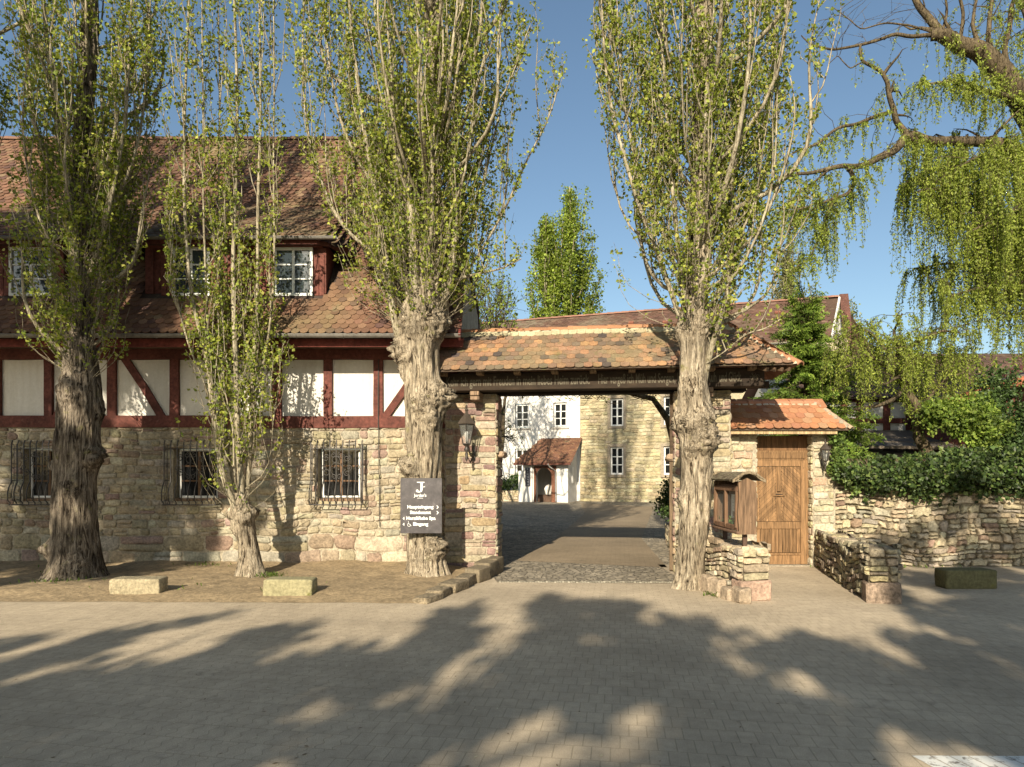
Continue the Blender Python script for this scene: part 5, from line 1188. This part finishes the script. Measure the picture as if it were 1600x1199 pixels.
# bare branches at the left of the passage
fr_=thing('pruned_fruit_tree','bare gnarled fruit tree with black twisting boughs in front of the white courtyard wall','tree',(-1.0,27,0))
m=MB(); rng=np.random.RandomState(97); lv=Leaves(98)
tube(m,[(-1.9,27,-.1),(-1.9,27,1.5),(-1.72,27,2.95)],[.16,.13,.09],8)
def rbr(p,d,L,r,dep):
    p=np.array(p,float); d=np.array(d,float); d/=np.linalg.norm(d); pts=[p]
    for i in range(6): d=d+rng.normal(0,.2,3)+np.array((0,0,.03)); d/=np.linalg.norm(d); p=p+d*L/6; pts.append(p)
    tube(m,pts,np.linspace(r,r*.45,7),5,(1,1,1),False)
    if dep>0:
        for k in range(4): rbr(pts[rng.randint(2,7)],d+rng.normal(0,.7,3),L*.62,r*.45,dep-1)
    elif rng.rand()<.3: lv.cluster(pts[rng.randint(2,7)],3,.1)
for d in ((1,.1,.32),(.9,-.2,.6),(.4,.2,1),(-.5,0,.9),(1,.3,.12)): rbr((-1.75,27,2.9),d,1.25,.06,3)
m.build('trunk',M['willowbark'],fr_); l_=MB(); lv.emit(l_,.07,LP); l_.build('foliage',M['leaf'],fr_)
# ------------------------------------------------------------------ trees beyond
def farpoplar(label,c,h,w_,n,leaf,seed,pal=LP,group='far poplars beyond the roofs'):
    rng=np.random.RandomState(seed); o=thing('poplar_tree',label,'tree',(c[0],c[1],0),group); br=MB(); lv=Leaves(seed); c=np.array(c,float)
    tube(br,[c,c+(0,0,h*.5),c+(0,0,h*.97)],[.35,.22,.04],8)
    for k in range(60):
        z=h*rng.uniform(.12,.8); az=rng.uniform(0,6.28); prof=math.sin(min(1,(z/h)*1.15+.12)*math.pi)**.6; L=min(h*.3,h-z)*rng.uniform(.6,1); q=uppath(rng,c+(0,0,z),az,w_*prof*rng.uniform(.4,1),L,7,.15)
        tube(br,q,np.linspace(.06,.015,7),4,(1,1,1),False)
        sh=rng.uniform(.7,1.3)
        for j in range(n//60//10): lv.cluster(along(q,rng.uniform(.1,1))+rng.normal(0,.16,3),10,.28,sh*rng.uniform(.8,1.2))
    br.build('branches',M['limb'],o); m=MB(); lv.emit(m,leaf,pal); m.build('foliage',M['leaf'],o)
FP=[((.17,.23,.03),4),((.22,.27,.04),3),((.12,.165,.025),3)]
farpoplar('bright green columnar poplar standing behind the gateway roof, alone in the sky',(4.4,52,0),24.3,3.1,38000,.17,111,FP)
farpoplar('lower left companion of the columnar poplar behind the gateway roof',(2.6,52.5,0),22.0,2.0,20000,.17,112,FP)
farpoplar('sparse pale poplar behind the ridge, seen through the twigs right of the fourth poplar',(24.3,60,0),23.0,2.2,16000,.17,113,[((.22,.21,.10),3),((.16,.17,.06),3)])
farpoplar('small pale tree just right of the white gable',(24.6,50,0),14.6,1.5,9000,.16,114,[((.17,.18,.06),3),((.13,.16,.04),3)],'far poplars beyond the roofs')
def spread_tree(name,label,c,h,r0,seed,leafn,leaf,pal,trunks,group=None,mat='leaf',bark='willowbark',dep=5,spr=.42):
    rng=np.random.RandomState(seed); o=thing(name,label,'tree',(c[0],c[1],0),group); br=MB(); lv=Leaves(seed)
    def rec(p,d,L,r,k):
        pts=[p]; 
        for i in range(5): d=d+rng.normal(0,.09,3)+np.array((0,0,.04)); d/=np.linalg.norm(d); p=p+d*L/5; pts.append(p)
        tube(br,pts,np.linspace(r,r*.62,6),5 if r>.03 else 3,(1,1,1),False)
        if k==0:
            for j in range(leafn): lv.cluster(pts[rng.randint(1,6)],3,L*.18)
            return
        for j in range(3 if k<3 else 2+(rng.rand()<.6)):
            rec(pts[-1] if j<2 else pts[3],d+rng.normal(0,spr,3),L*rng.uniform(.62,.82),r*.6,k-1)
    for (dx,ddx) in trunks: rec(np.array((c[0]+dx,c[1],-.2)),np.array((ddx,0,1.)),h*.33,r0,dep)
    br.build('trunk',M[bark],o); m=MB(); lv.emit(m,leaf,pal); m.build('foliage',M[mat],o); print(name,len(lv.c)); return o
spread_tree('budding_tree','thinly leaved tree with dark trunks against the sky between the house and the far poplar',(-1.35,33,0),12.5,.16,121,2,.115,FP,[(-.8,-.06),(.0,.22),(-.1,.42),(-1.6,-.1)],spr=.36)
# conifer
def conifer(label,c,h,w_,seed):
    rng=np.random.RandomState(seed); o=thing('conifer_tree',label,'tree',(c[0],c[1],0)); br=MB(); lv=Leaves(seed); c=np.array(c,float); m=MB()
    tube(br,[c,c+(0,0,h*.5),c+(.05,0,h)],[.14,.09,.02],8)
    for k in range(620):
        t=rng.uniform(.12,.985)**1.15; z=h*t; az=rng.uniform(0,6.28); L=w_*(1-t)**.9*rng.uniform(.6,1.15)+.12; d=np.array((math.cos(az),math.sin(az),0)); sh=rng.uniform(.6,1.35); dr0=rng.uniform(-.25,.55)
        q=[c+(0,0,z)+d*L*s+np.array((0,0,dr0*s-.28*L*s*s+.06*(s>.85))) for s in np.linspace(0,1,7)]; tube(br,q,np.linspace(.02,.005,7),3,(1,1,1),False)
        for j in range(int(15+L*26)):
            s=rng.uniform(.15,1); p=along(q,s); sd_=np.cross(d,(0,0,1)); e=d*.6+sd_*rng.uniform(-1,1)+np.array((0,0,rng.uniform(-.5,.15))); e/=np.linalg.norm(e); l2=rng.uniform(.10,.22); f2=np.cross(e,rng.normal(0,1,3)); f2/=np.linalg.norm(f2); 
            cc=np.array([(.13,.20,.03),(.18,.25,.04),(.085,.14,.022)][rng.randint(3)])*sh
            for i2 in range(4):
                a0=p+e*l2*i2/4; sdv=f2*(.035+.015*(i2%2))*(1 if i2%2 else -1)+e*l2*.33
                m.add([a0,a0+e*l2*.28,a0+sdv+e*.01,a0+sdv*.7],[(0,1,2,3)],cc)
    br.build('trunk',M['willowbark'],o); m.build('foliage',M['conifer'],o)
conifer('yellow-green conifer rising behind the small orange roof, right of the gateway',(7.15,16.6,0),6.1,2.55,131)
# ------------------------------------------------------------------ willows
def hang(rng,br,lv,p,L,out,nleaf,lm,pal,sway=.12,lsize=.055):
    n=7; pts=[]; ph=rng.uniform(0,6)
    for i in range(n):
        t=i/(n-1); pts.append(p+np.array((out[0]*math.sin(t*1.57)+sway*.25*math.sin(ph+t*4),out[1]*math.sin(t*1.57),-L*t**1.25+.10*L*math.sin(t*3.14)*.5)))
    pts=np.array(pts); tube(br,pts,np.linspace(.005,.0022,n),3,(1,1,1),False)
    x=rng.uniform(.06,1,nleaf)*(n-1); i=np.minimum(x.astype(int),n-2); c=pts[i]+(pts[i+1]-pts[i])*(x-i)[:,None]+rng.normal(0,.022,(nleaf,3)); lv.append((c,rng.uniform(.8,1.2)))
def emit_long(mb,items,rng,size,pal,asp=.24):
    C=np.concatenate([c for c,_ in items]); K=np.concatenate([np.full(len(c),k) for c,k in items]); n=len(C)
    d=rng.normal(0,.7,(n,3)); d[:,2]-=1.0; d/=np.linalg.norm(d,axis=1)[:,None]; e=np.cross(d,rng.normal(0,1,(n,3))); e/=np.linalg.norm(e,axis=1)[:,None]
    L=(size*rng.uniform(.6,1.3,n))[:,None]; V=np.stack([C,C+d*L*.4+e*L*asp,C+d*L,C+d*L*.4-e*L*asp],1).reshape(-1,3)
    pc=np.array([p[0] for p in pal]); col=pc[rng.randint(0,len(pal),n)]*(K*rng.uniform(.75,1.25,n))[:,None]; mb.add(V,np.arange(n)[:,None]*4+np.arange(4)[None,:],col); print('long leaves',n)
WP=[((.21,.26,.04),1),((.26,.30,.055),1),((.16,.205,.035),1)]
def willow(label,base,limbs,seed,nst,stl,nleaf,group=None,lsize=.06,twigs=True,trunk=None,dm=1.8,lm=1.):
    """limbs: (points, r0, r1, strands per metre, strand length, bare?)"""
    rng=np.random.RandomState(seed); o=thing('willow_tree',label,'tree',(base[0],base[1],0),group); br=MB(); it=[]; sb_=MB()
    if trunk: 
        tp=np.array(trunk,float); tube(br,tp[:,:3],tp[:,3],12)
    for (pts,r0,r1,den,sl_,tw) in limbs:
        pts=np.array(pts,float); t=np.linspace(0,1,len(pts)); tt=np.linspace(0,1,len(pts)*5); Q=np.stack([np.interp(tt,t,pts[:,i]) for i in range(3)],1)
        for i in range(1,len(Q)-1): Q[i]+=np.array([mn.noise(Vector((Q[i][0]*1.4,Q[i][2]*1.4,s*7+seed))) for s in (0,1,2)])*min(.10,r0*1.2+.03)
        for a in range(3): Q[1:-1,a]=np.convolve(Q[:,a],(.25,.5,.25),'valid')
        tube(br,Q,np.linspace(r0,r1,len(Q)),8 if r0>.04 else 5,(1,1,1),True)
        L=np.sum(np.linalg.norm(np.diff(Q,axis=0),axis=1))
        for k in range(int(L*tw)):                  # side twigs that carry more strands
            s=rng.uniform(.1,1); p=along(Q,s); d=rng.normal(0,1,3); d[2]=abs(d[2])*.5; d[1]*=.8; d/=np.linalg.norm(d); l3=rng.uniform(.3,1.1)
            q=[p+d*l3*u+np.array((0,0,.12*l3*math.sin(u*3)))+rng.normal(0,.02,3) for u in np.linspace(0,1,6)]; tube(br,q,np.linspace(max(.008,r1*.5),.003,6),4,(1,1,1),False)
            if den>0:
                for j in range(max(1,int(den*.5))): hang(rng,br,it,along(np.array(q),rng.uniform(.3,1)),sl_*rng.uniform(.35,1.2),d[:2]*rng.uniform(.1,.3),int(nleaf*sl_*rng.uniform(.5,1)),None,WP)
            else:
                for j in range(2): 
                    p2=along(np.array(q),rng.uniform(.3,.9)); d2=d+rng.normal(0,.6,3); tube(br,[p2+d2*.35*u for u in np.linspace(0,1,4)],np.linspace(.005,.002,4),3,(1,1,1),False)
        sl_=sl_*lm
        for k in range(int(L*den*dm)):
            p=along(Q,rng.uniform(.05,1)); a=rng.uniform(0,6.28); hang(rng,br,it,p+(0,0,r1),sl_*rng.uniform(.15,1.35),np.array((math.cos(a),math.sin(a)))*rng.uniform(.1,.45),int(nleaf*sl_*rng.uniform(.6,1.)),None,WP)
    br.build('branches',M['willowbark'],o); m=MB()
    if it: emit_long(m,it,rng,lsize,WP)
    m.build('foliage',M['willow'],o); return o
Y=15.8
willow('small weeping willow with curved trunk behind the boundary wall and ivy',(9.75,Y),
 [([E(1432,655,Y),E(1428,628,Y),E(1412,600,Y),E(1400,575,Y),E(1405,550,Y),E(1414,535,Y)],.10,.05,12,1.2,4),
  ([E(1420,610,Y),E(1398,625,Y-.2),E(1365,632,Y-.4),E(1335,640,Y-.5)],.06,.03,3,.9,2),
  ([E(1412,600,Y),E(1380,570,Y-.2),E(1350,555,Y-.5),E(1320,575,Y-.7)],.05,.02,14,1.3,5),
  ([E(1405,570,Y),E(1370,530,Y),E(1335,510,Y-.3),E(1310,530,Y-.5)],.045,.02,14,1.2,5),
  ([E(1410,560,Y),E(1440,530,Y),E(1470,515,Y-.2),E(1500,520,Y-.4)],.05,.02,14,1.3,5),
  ([E(1405,550,Y),E(1395,515,Y+.2),E(1410,490,Y+.3)],.045,.02,12,1.1,5),
  ([E(1432,640,Y),E(1455,615,Y-.1),E(1480,590,Y-.2),E(1510,580,Y-.3)],.05,.02,12,1.1,5),
  ([E(1420,600,Y),E(1400,590,Y-.9),E(1380,600,Y-1.3)],.04,.02,4,.9,2),
  ([E(1405,560,Y+.3),E(1440,560,Y+.9),E(1480,560,Y+1.2),E(1530,570,Y+1.4)],.04,.02,12,1.2,5)],
 141,0,1.2,60,dm=.6,lm=.45,trunk=[(*E(1462,735,Y),.14),(*E(1448,705,Y),.14),(*E(1436,682,Y),.13),(*E(1436,650,Y),.11)])
Y=17.2
willow('great old weeping willow reaching in from the right edge with long bare boughs',(14.8,Y),
 [([E(1640,200,Y),E(1600,160,Y),E(1560,110,Y-.2),E(1530,80,Y-.3),E(1490,66,Y-.4),E(1455,55,Y-.5)],.34,.14,5,1.0,2),
  ([E(1475,62,Y-.4),E(1450,30,Y-.4),E(1425,-10,Y-.4),E(1400,-60,Y-.5)],.11,.05,0,1,3),
  ([E(1455,55,Y-.5),E(1400,55,Y-.6),E(1350,68,Y-.7),E(1300,78,Y-.8),E(1265,70,Y-.9),E(1252,55,Y-.9)],.05,.012,0,1,3),
  ([E(1460,55,Y-.5),E(1420,35,Y-.5),E(1380,38,Y-.6),E(1345,45,Y-.7),E(1300,10,Y-.8)],.03,.01,0,1,3),
  ([E(1345,70,Y-.7),E(1346,98,Y-.7),E(1375,110,Y-.7),E(1388,130,Y-.7),E(1392,160,Y-.7),E(1400,188,Y-.7),E(1418,212,Y-.7),E(1432,222,Y-.7)],.03,.09,3,.7,2),
  ([E(1346,98,Y-.7),E(1330,108,Y-.7),E(1310,85,Y-.8),E(1296,98,Y-.8),E(1290,118,Y-.8)],.018,.006,0,1,2),
  ([E(1418,212,Y-.7),E(1395,235,Y-.8),E(1365,252,Y-.9),E(1330,262,Y-1),E(1290,262,Y-1),E(1240,275,Y-1),E(1200,292,Y-1.1)],.11,.02,3,.7,3),
  ([E(1385,178,Y-.7),E(1360,182,Y-.8),E(1315,195,Y-.9),E(1280,225,Y-1),E(1240,240,Y-1),E(1200,262,Y-1.1)],.05,.015,7,.8,3),
  ([E(1325,264,Y-1),E(1335,285,Y-1),E(1325,302,Y-1),E(1300,310,Y-1),E(1280,320,Y-1),E(1255,340,Y-1),E(1225,370,Y-1)],.06,.012,9,1.1,4),
  ([E(1310,300,Y-1),E(1295,330,Y-1),E(1285,370,Y-1),E(1265,400,Y-1),E(1240,420,Y-1)],.03,.01,9,.9,4),
  ([E(1285,310,Y-1),E(1262,325,Y-1.1),E(1235,330,Y-1.2),E(1212,345,Y-1.2)],.03,.01,9,1.,4),
  ([E(1300,260,Y-1),E(1270,285,Y-1),E(1240,310,Y-1),E(1205,340,Y-1)],.03,.01,6,.8,3),
  ([E(1660,330,Y+.2),E(1600,250,Y+.2),E(1560,220,Y),E(1500,222,Y-.3),E(1450,218,Y-.5),E(1418,212,Y-.7)],.16,.10,14,1.6,3),
  ([E(1600,160,Y),E(1550,140,Y-.6),E(1490,130,Y-1),E(1440,130,Y-1.1)],.07,.02,14,.8,4),
  ([E(1640,440,Y),E(1600,400,Y),E(1570,370,Y-.1),E(1545,350,Y-.2),E(1510,300,Y-.4),E(1470,290,Y-.6),E(1435,300,Y-.8)],.17,.03,15,1.9,4),
  ([E(1600,380,Y),E(1550,330,Y+.5),E(1500,270,Y+.5),E(1450,260,Y+.3),E(1410,290,Y)],.07,.02,15,1.8,4),
  ([E(1620,290,Y),E(1580,250,Y-.6),E(1540,240,Y-1),E(1500,260,Y-1.2)],.07,.02,16,1.9,4),
  ([E(1640,350,Y),E(1600,330,Y-1),E(1560,340,Y-1.3),E(1520,360,Y-1.4)],.06,.02,16,1.9,4),
  ([E(1640,470,Y),E(1600,440,Y-.8),E(1560,440,Y-1),E(1520,450,Y-1.2),E(1480,470,Y-1.2)],.06,.02,15,1.5,4),
  ([E(1640,430,Y),E(1600,420,Y+.8),E(1540,420,Y+1),E(1480,410,Y+1),E(1430,420,Y+.8)],.06,.02,13,1.6,4),
  ([E(1600,170,Y),E(1620,100,Y),E(1600,20,Y),E(1590,-60,Y)],.12,.05,5,.8,3),
  ([E(1590,150,Y),E(1570,90,Y-.2),E(1580,20,Y-.2),E(1600,-40,Y-.2)],.08,.04,4,.8,3),
  ([E(1560,110,Y-.2),E(1545,60,Y-.3),E(1552,0,Y-.3),E(1560,-60,Y-.3)],.07,.04,3,.8,3),
  ([E(1530,85,Y-.3),E(1520,40,Y-.3),E(1530,-20,Y-.4)],.06,.03,2,.8,3),
  ([E(1500,68,Y-.4),E(1505,20,Y-.5),E(1490,-40,Y-.6)],.05,.03,0,.8,3),
  ([E(1470,60,Y-.4),E(1480,20,Y-.5),E(1470,-50,Y-.6)],.04,.02,0,.8,3)],
 142,0,1.5,64,lsize=.065,trunk=[(14.9,Y,-.2,.6),(14.6,Y,3,.5),(14.0,Y,7,.45),(13.9,Y,9.5,.36),(12.9,Y,11.2,.34)])
# shrubs and climbers behind the boundary wall
bush('shrub','bright lime green leafy shrub above the ivy, right of the small willow','shrub',(9.85,14.9,2.80),(.70,.55,.66),8200,.07,SHP,M['leaf'],151,lump=10)
bush('shrub','dark climber mass hanging at the right edge under the sloping roof','shrub',(12.0,16.2,2.9),(1.2,.7,1.7),13000,.08,DKP,M['ivy'],152,lump=14)
# ivy
iv=thing('ivy','thick dark green ivy spilling over the top of the long boundary wall','ivy',(9.5,13.3,1.9)); rng=np.random.RandomState(161); lv=Leaves(162); m=MB()
for k in range(1500):
    x=rng.uniform(6.25,14.5); lo=1.47+.10*mn.noise(Vector((x*1.3,0,0)))+.06*mn.noise(Vector((x*5,1,0)))+(.25 if x<6.9 else 0)*(1-(x-6.25)/.65); hi=1.95+.10*mn.noise(Vector((x*1.7,3,0)))+.22*min(1,max(0,(x-7.3)/1.5))
    z=lo+(hi-lo)*rng.beta(1.1,.9); bulge=.10+.34*math.sin(min(1,max(0,(z-lo)/(hi-lo)*.95+.05))*math.pi)+.06*mn.noise(Vector((x*3,z*3,0))); lv.cluster((x,13.32-bulge+rng.uniform(0,.10),z),10,.075,.6+.5*rng.rand()+.25*mn.noise(Vector((x*2.2,z*3,7))))
for k in range(420):
    x=rng.uniform(6.25,14.5); lv.cluster((x,13.3+rng.uniform(0,.5),2.0+.22*min(1,max(0,(x-7.3)/1.5))+.1*mn.noise(Vector((x*1.7,3,0)))+rng.uniform(-.05,.04)),10,.08)
for k in range(70):
    x=rng.uniform(6.5,14.3); L=rng.uniform(.1,.42)
    for j in range(int(L/.035)): lv.cluster((x+.05*math.sin(j),13.20-.02*rng.rand(),1.55-j*.035),2,.045)
lv.emit(m,.075,IVP,.95)
s=MB()
for k in range(60):
    x=rng.uniform(6.4,14.3); pts=[(x+.1*i*rng.uniform(-1,1),13.22-.05*i*(i<3),2.1-.11*i) for i in range(6)]; tube(s,pts,np.linspace(.012,.004,6),4,(1,1,1),False)
s.build('stems',M['willowbark'],iv); m.build('foliage',M['ivy'],iv)
iv=thing('ivy','small bright ivy growth climbing the stone pier right of the small lantern','ivy',(6.3,13.1,1.9)); lv=Leaves(163); m=MB(); rng=np.random.RandomState(164)
for k in range(210):
    t=rng.rand(); x=6.12+.22*rng.rand()+.12*t; z=2.62-.85*t+rng.uniform(-.06,.06); lv.cluster((x,13.2-.12*rng.rand(),z),6,.05)
for k in range(60):
    t=rng.rand(); lv.cluster((6.1+.55*t,13.2-.06*rng.rand(),1.95-.5*t+rng.uniform(-.06,.06)),5,.05)
lv.emit(m,.06,[((.09,.14,.03),2),((.13,.18,.04),2),((.06,.10,.02),2)],.95)
s=MB(); tube(s,[(6.75,13.25,1.35),(6.5,13.2,1.75),(6.3,13.18,1.95),(6.3,13.2,2.3),(6.22,13.2,2.6)],[.014,.012,.011,.009,.004],5); tube(s,[(6.5,13.2,1.75),(6.2,13.2,1.9),(6.0,13.24,1.95)],.006,4)
s.build('stems',M['willowbark'],iv); m.build('foliage',M['ivy'],iv)
# ------------------------------------------------------------------ barn behind the boundary wall
bn=thing('timbered_outbuilding','low outbuilding behind the willow with white panels, dark red posts and a brown roof','building',(17,24,0)); rng=np.random.RandomState(171)
bf=wallf(24.); m=MB(); poly(m,[bf(10.6,0),bf(27,0),bf(27,4.4),bf(10.6,4.4)],(.60,.60,.58)); m.build('plaster_wall',M['plaster'],bn)
poly_=MB(); poly(poly_,[(10.6,24,0),(10.6,31,0),(10.6,31,4.4),(10.6,27.5,6.6),(10.6,24,4.4)],(.55,.55,.52)); poly_.build('end_wall',M['plaster'],bn)
for px in (1318,1343,1385,1420,1462,1500,1540,1580,1620):
    x=(px-800)/F*24; m=MB(); box(m,bf,x-.12,x+.12,2.6,4.4,.0,.05,RED); m.build('post',M['redwood'],bn)
for z in (2.78,3.55,4.3): m=MB(); box(m,bf,10.6,27,z,z+.18,.0,.06,RED); m.build('rail',M['redwood'],bn)
l2=math.hypot(4,2.2); m=MB(); tileplane(m,(0,23.6,4.4),(1,0,0),(0,4/l2,2.2/l2),(0,-2.2/l2,4/l2),10.2,27,0,l2,.30,.22,[((.095,.06,.045),4),((.13,.08,.06),2),((.075,.05,.04),2)],rng,lift=.04); poly(m,[(10.2,23.6,4.37),(27,23.6,4.37),(27,27.6,6.57),(10.2,27.6,6.57)],(.06,.04,.03)); poly(m,[(10.2,27.6,6.57),(27,27.6,6.57),(27,31.6,4.37),(10.2,31.6,4.37)],(.1,.06,.05)); m.build('roof',M['tile'],bn)
m=MB(); poly(m,[(9.4,20.4,2.62),(14.2,20.4,2.55),(14.6,23.9,3.3),(9.8,23.9,3.3)],(.10,.085,.07)); 
for k in range(3): beam(m,(9.4,20.38+.9*k,2.60+.18*k),(14.2,20.38+.9*k,2.54+.18*k),.05,.09,(.16,.13,.10))
m.build('lean_to_roof',M['darkwood'],bn)
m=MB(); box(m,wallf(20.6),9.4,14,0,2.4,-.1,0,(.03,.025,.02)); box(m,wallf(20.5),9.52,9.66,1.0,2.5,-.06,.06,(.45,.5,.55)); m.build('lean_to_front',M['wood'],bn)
hb=thing('red_gabled_shed','dark red boarded shed end with rising roof edge at the right border behind the willow','building',(16,20,0))
m=MB(); sf=wallf(19.6); pts=[(13.6,0),(19,0),(19,6.2),(15.5,4.75),(13.6,4.2)]; prism(m,sf,pts,-3.5,0,(.13,.045,.03)); m.build('walls',M['redwood'],hb)
m=MB(); beam(m,(11.6,19.3,3.78),(15.6,19.3,4.9),.7,.10,(.12,.10,.09)); beam(m,(15.6,19.3,4.9),(19.5,19.3,6.5),.7,.10,(.12,.10,.09)); beam(m,(11.6,18.94,3.66),(15.6,18.94,4.78),.04,.22,(.30,.11,.06)); beam(m,(15.6,18.94,4.78),(19.5,18.94,6.38),.04,.22,(.30,.11,.06)); m.build('roof_edge',M['redwood'],hb)
# ------------------------------------------------------------------ trees behind the viewer whose shade lies on the forecourt
def shade(label,c,rad,n,seed,holes=.0,leaf=.25,trunkoff=(0,0),shell=.35):
    rng=np.random.RandomState(seed); o=thing('broadleaf_tree',label,'tree',(c[0],c[1],0),'trees behind the viewer'); lv=Leaves(seed); c=np.array(c,float); rad=np.array(rad,float); br=MB()
    tube(br,[(c[0]+trunkoff[0],c[1]+trunkoff[1],-.2),(c[0]+trunkoff[0]*.4,c[1],c[2]*.5),(c[0],c[1],c[2]+rad[2]*.5)],[.35,.26,.08],10)
    for k in range(34):
        d=rng.normal(0,1,3); d/=np.linalg.norm(d); q=c+d*rad*rng.uniform(.6,.95); p0=np.array((c[0],c[1],max(c[2]*.45,min(q[2]-1,c[2])))); pts=[p0*(1-t)+q*t+np.array((0,0,.3*math.sin(t*3)))+rng.normal(0,.08,3) for t in np.linspace(0,1,6)]; tube(br,pts,np.linspace(.10,.02,6),5,(1,1,1),False)
    for k in range(n//24):
        d=rng.normal(0,1,3); d/=np.linalg.norm(d); q=c+d*rad*rng.uniform(shell,1)**.6*(1+.16*mn.noise(Vector(d*2.2+seed)))
        qq=q-c; qs=q-np.array(SUN)*np.dot(q,np.array(SUN))*.96
        if mn.noise(Vector(qs*1.8))*.9+.35*mn.noise(Vector(qs*.8+7))<holes: continue
        lv.cluster(q,24,.17)
    br.build('trunk',M['willowbark'],o); m=MB(); lv.emit(m,leaf,FP); m.build('foliage',M['leaf'],o)
shade('big leafy tree behind the viewer, its shade over the middle of the paving',(-5.4,-13.4,8.2),(3.3,3.0,3.0),26000,201,.11)
shade('second leafy tree behind the viewer, its shade low across the lower left paving',(-8.2,-10.6,6.4),(3.0,2.6,2.5),17000,202,.10)
shade('leafy tree behind the viewer, its shade over the right side and the stone bench',(4.4,-9.5,9.0),(4.1,3.4,3.2),30000,203,.03)
shade('leafy tree behind the viewer, shading the lower right paving',(-.2,-13.6,6.6),(3.2,2.6,2.4),17000,204,.17)
shade('small leafy tree close behind the viewer on the right, shading the lower right corner',(1.6,-11.4,7.4),(2.7,2.4,2.5),17000,206,.10)
shade('low leafy tree behind the viewer, shading the near paving right of the middle',(-.2,-10.4,7.0),(2.2,2.2,1.6),12000,207,.12)
shade('tall leafy tree left behind the viewer, shading the left end of the house',(-14.0,-4.5,12.0),(4.6,3.6,4.6),30000,205,-.14)
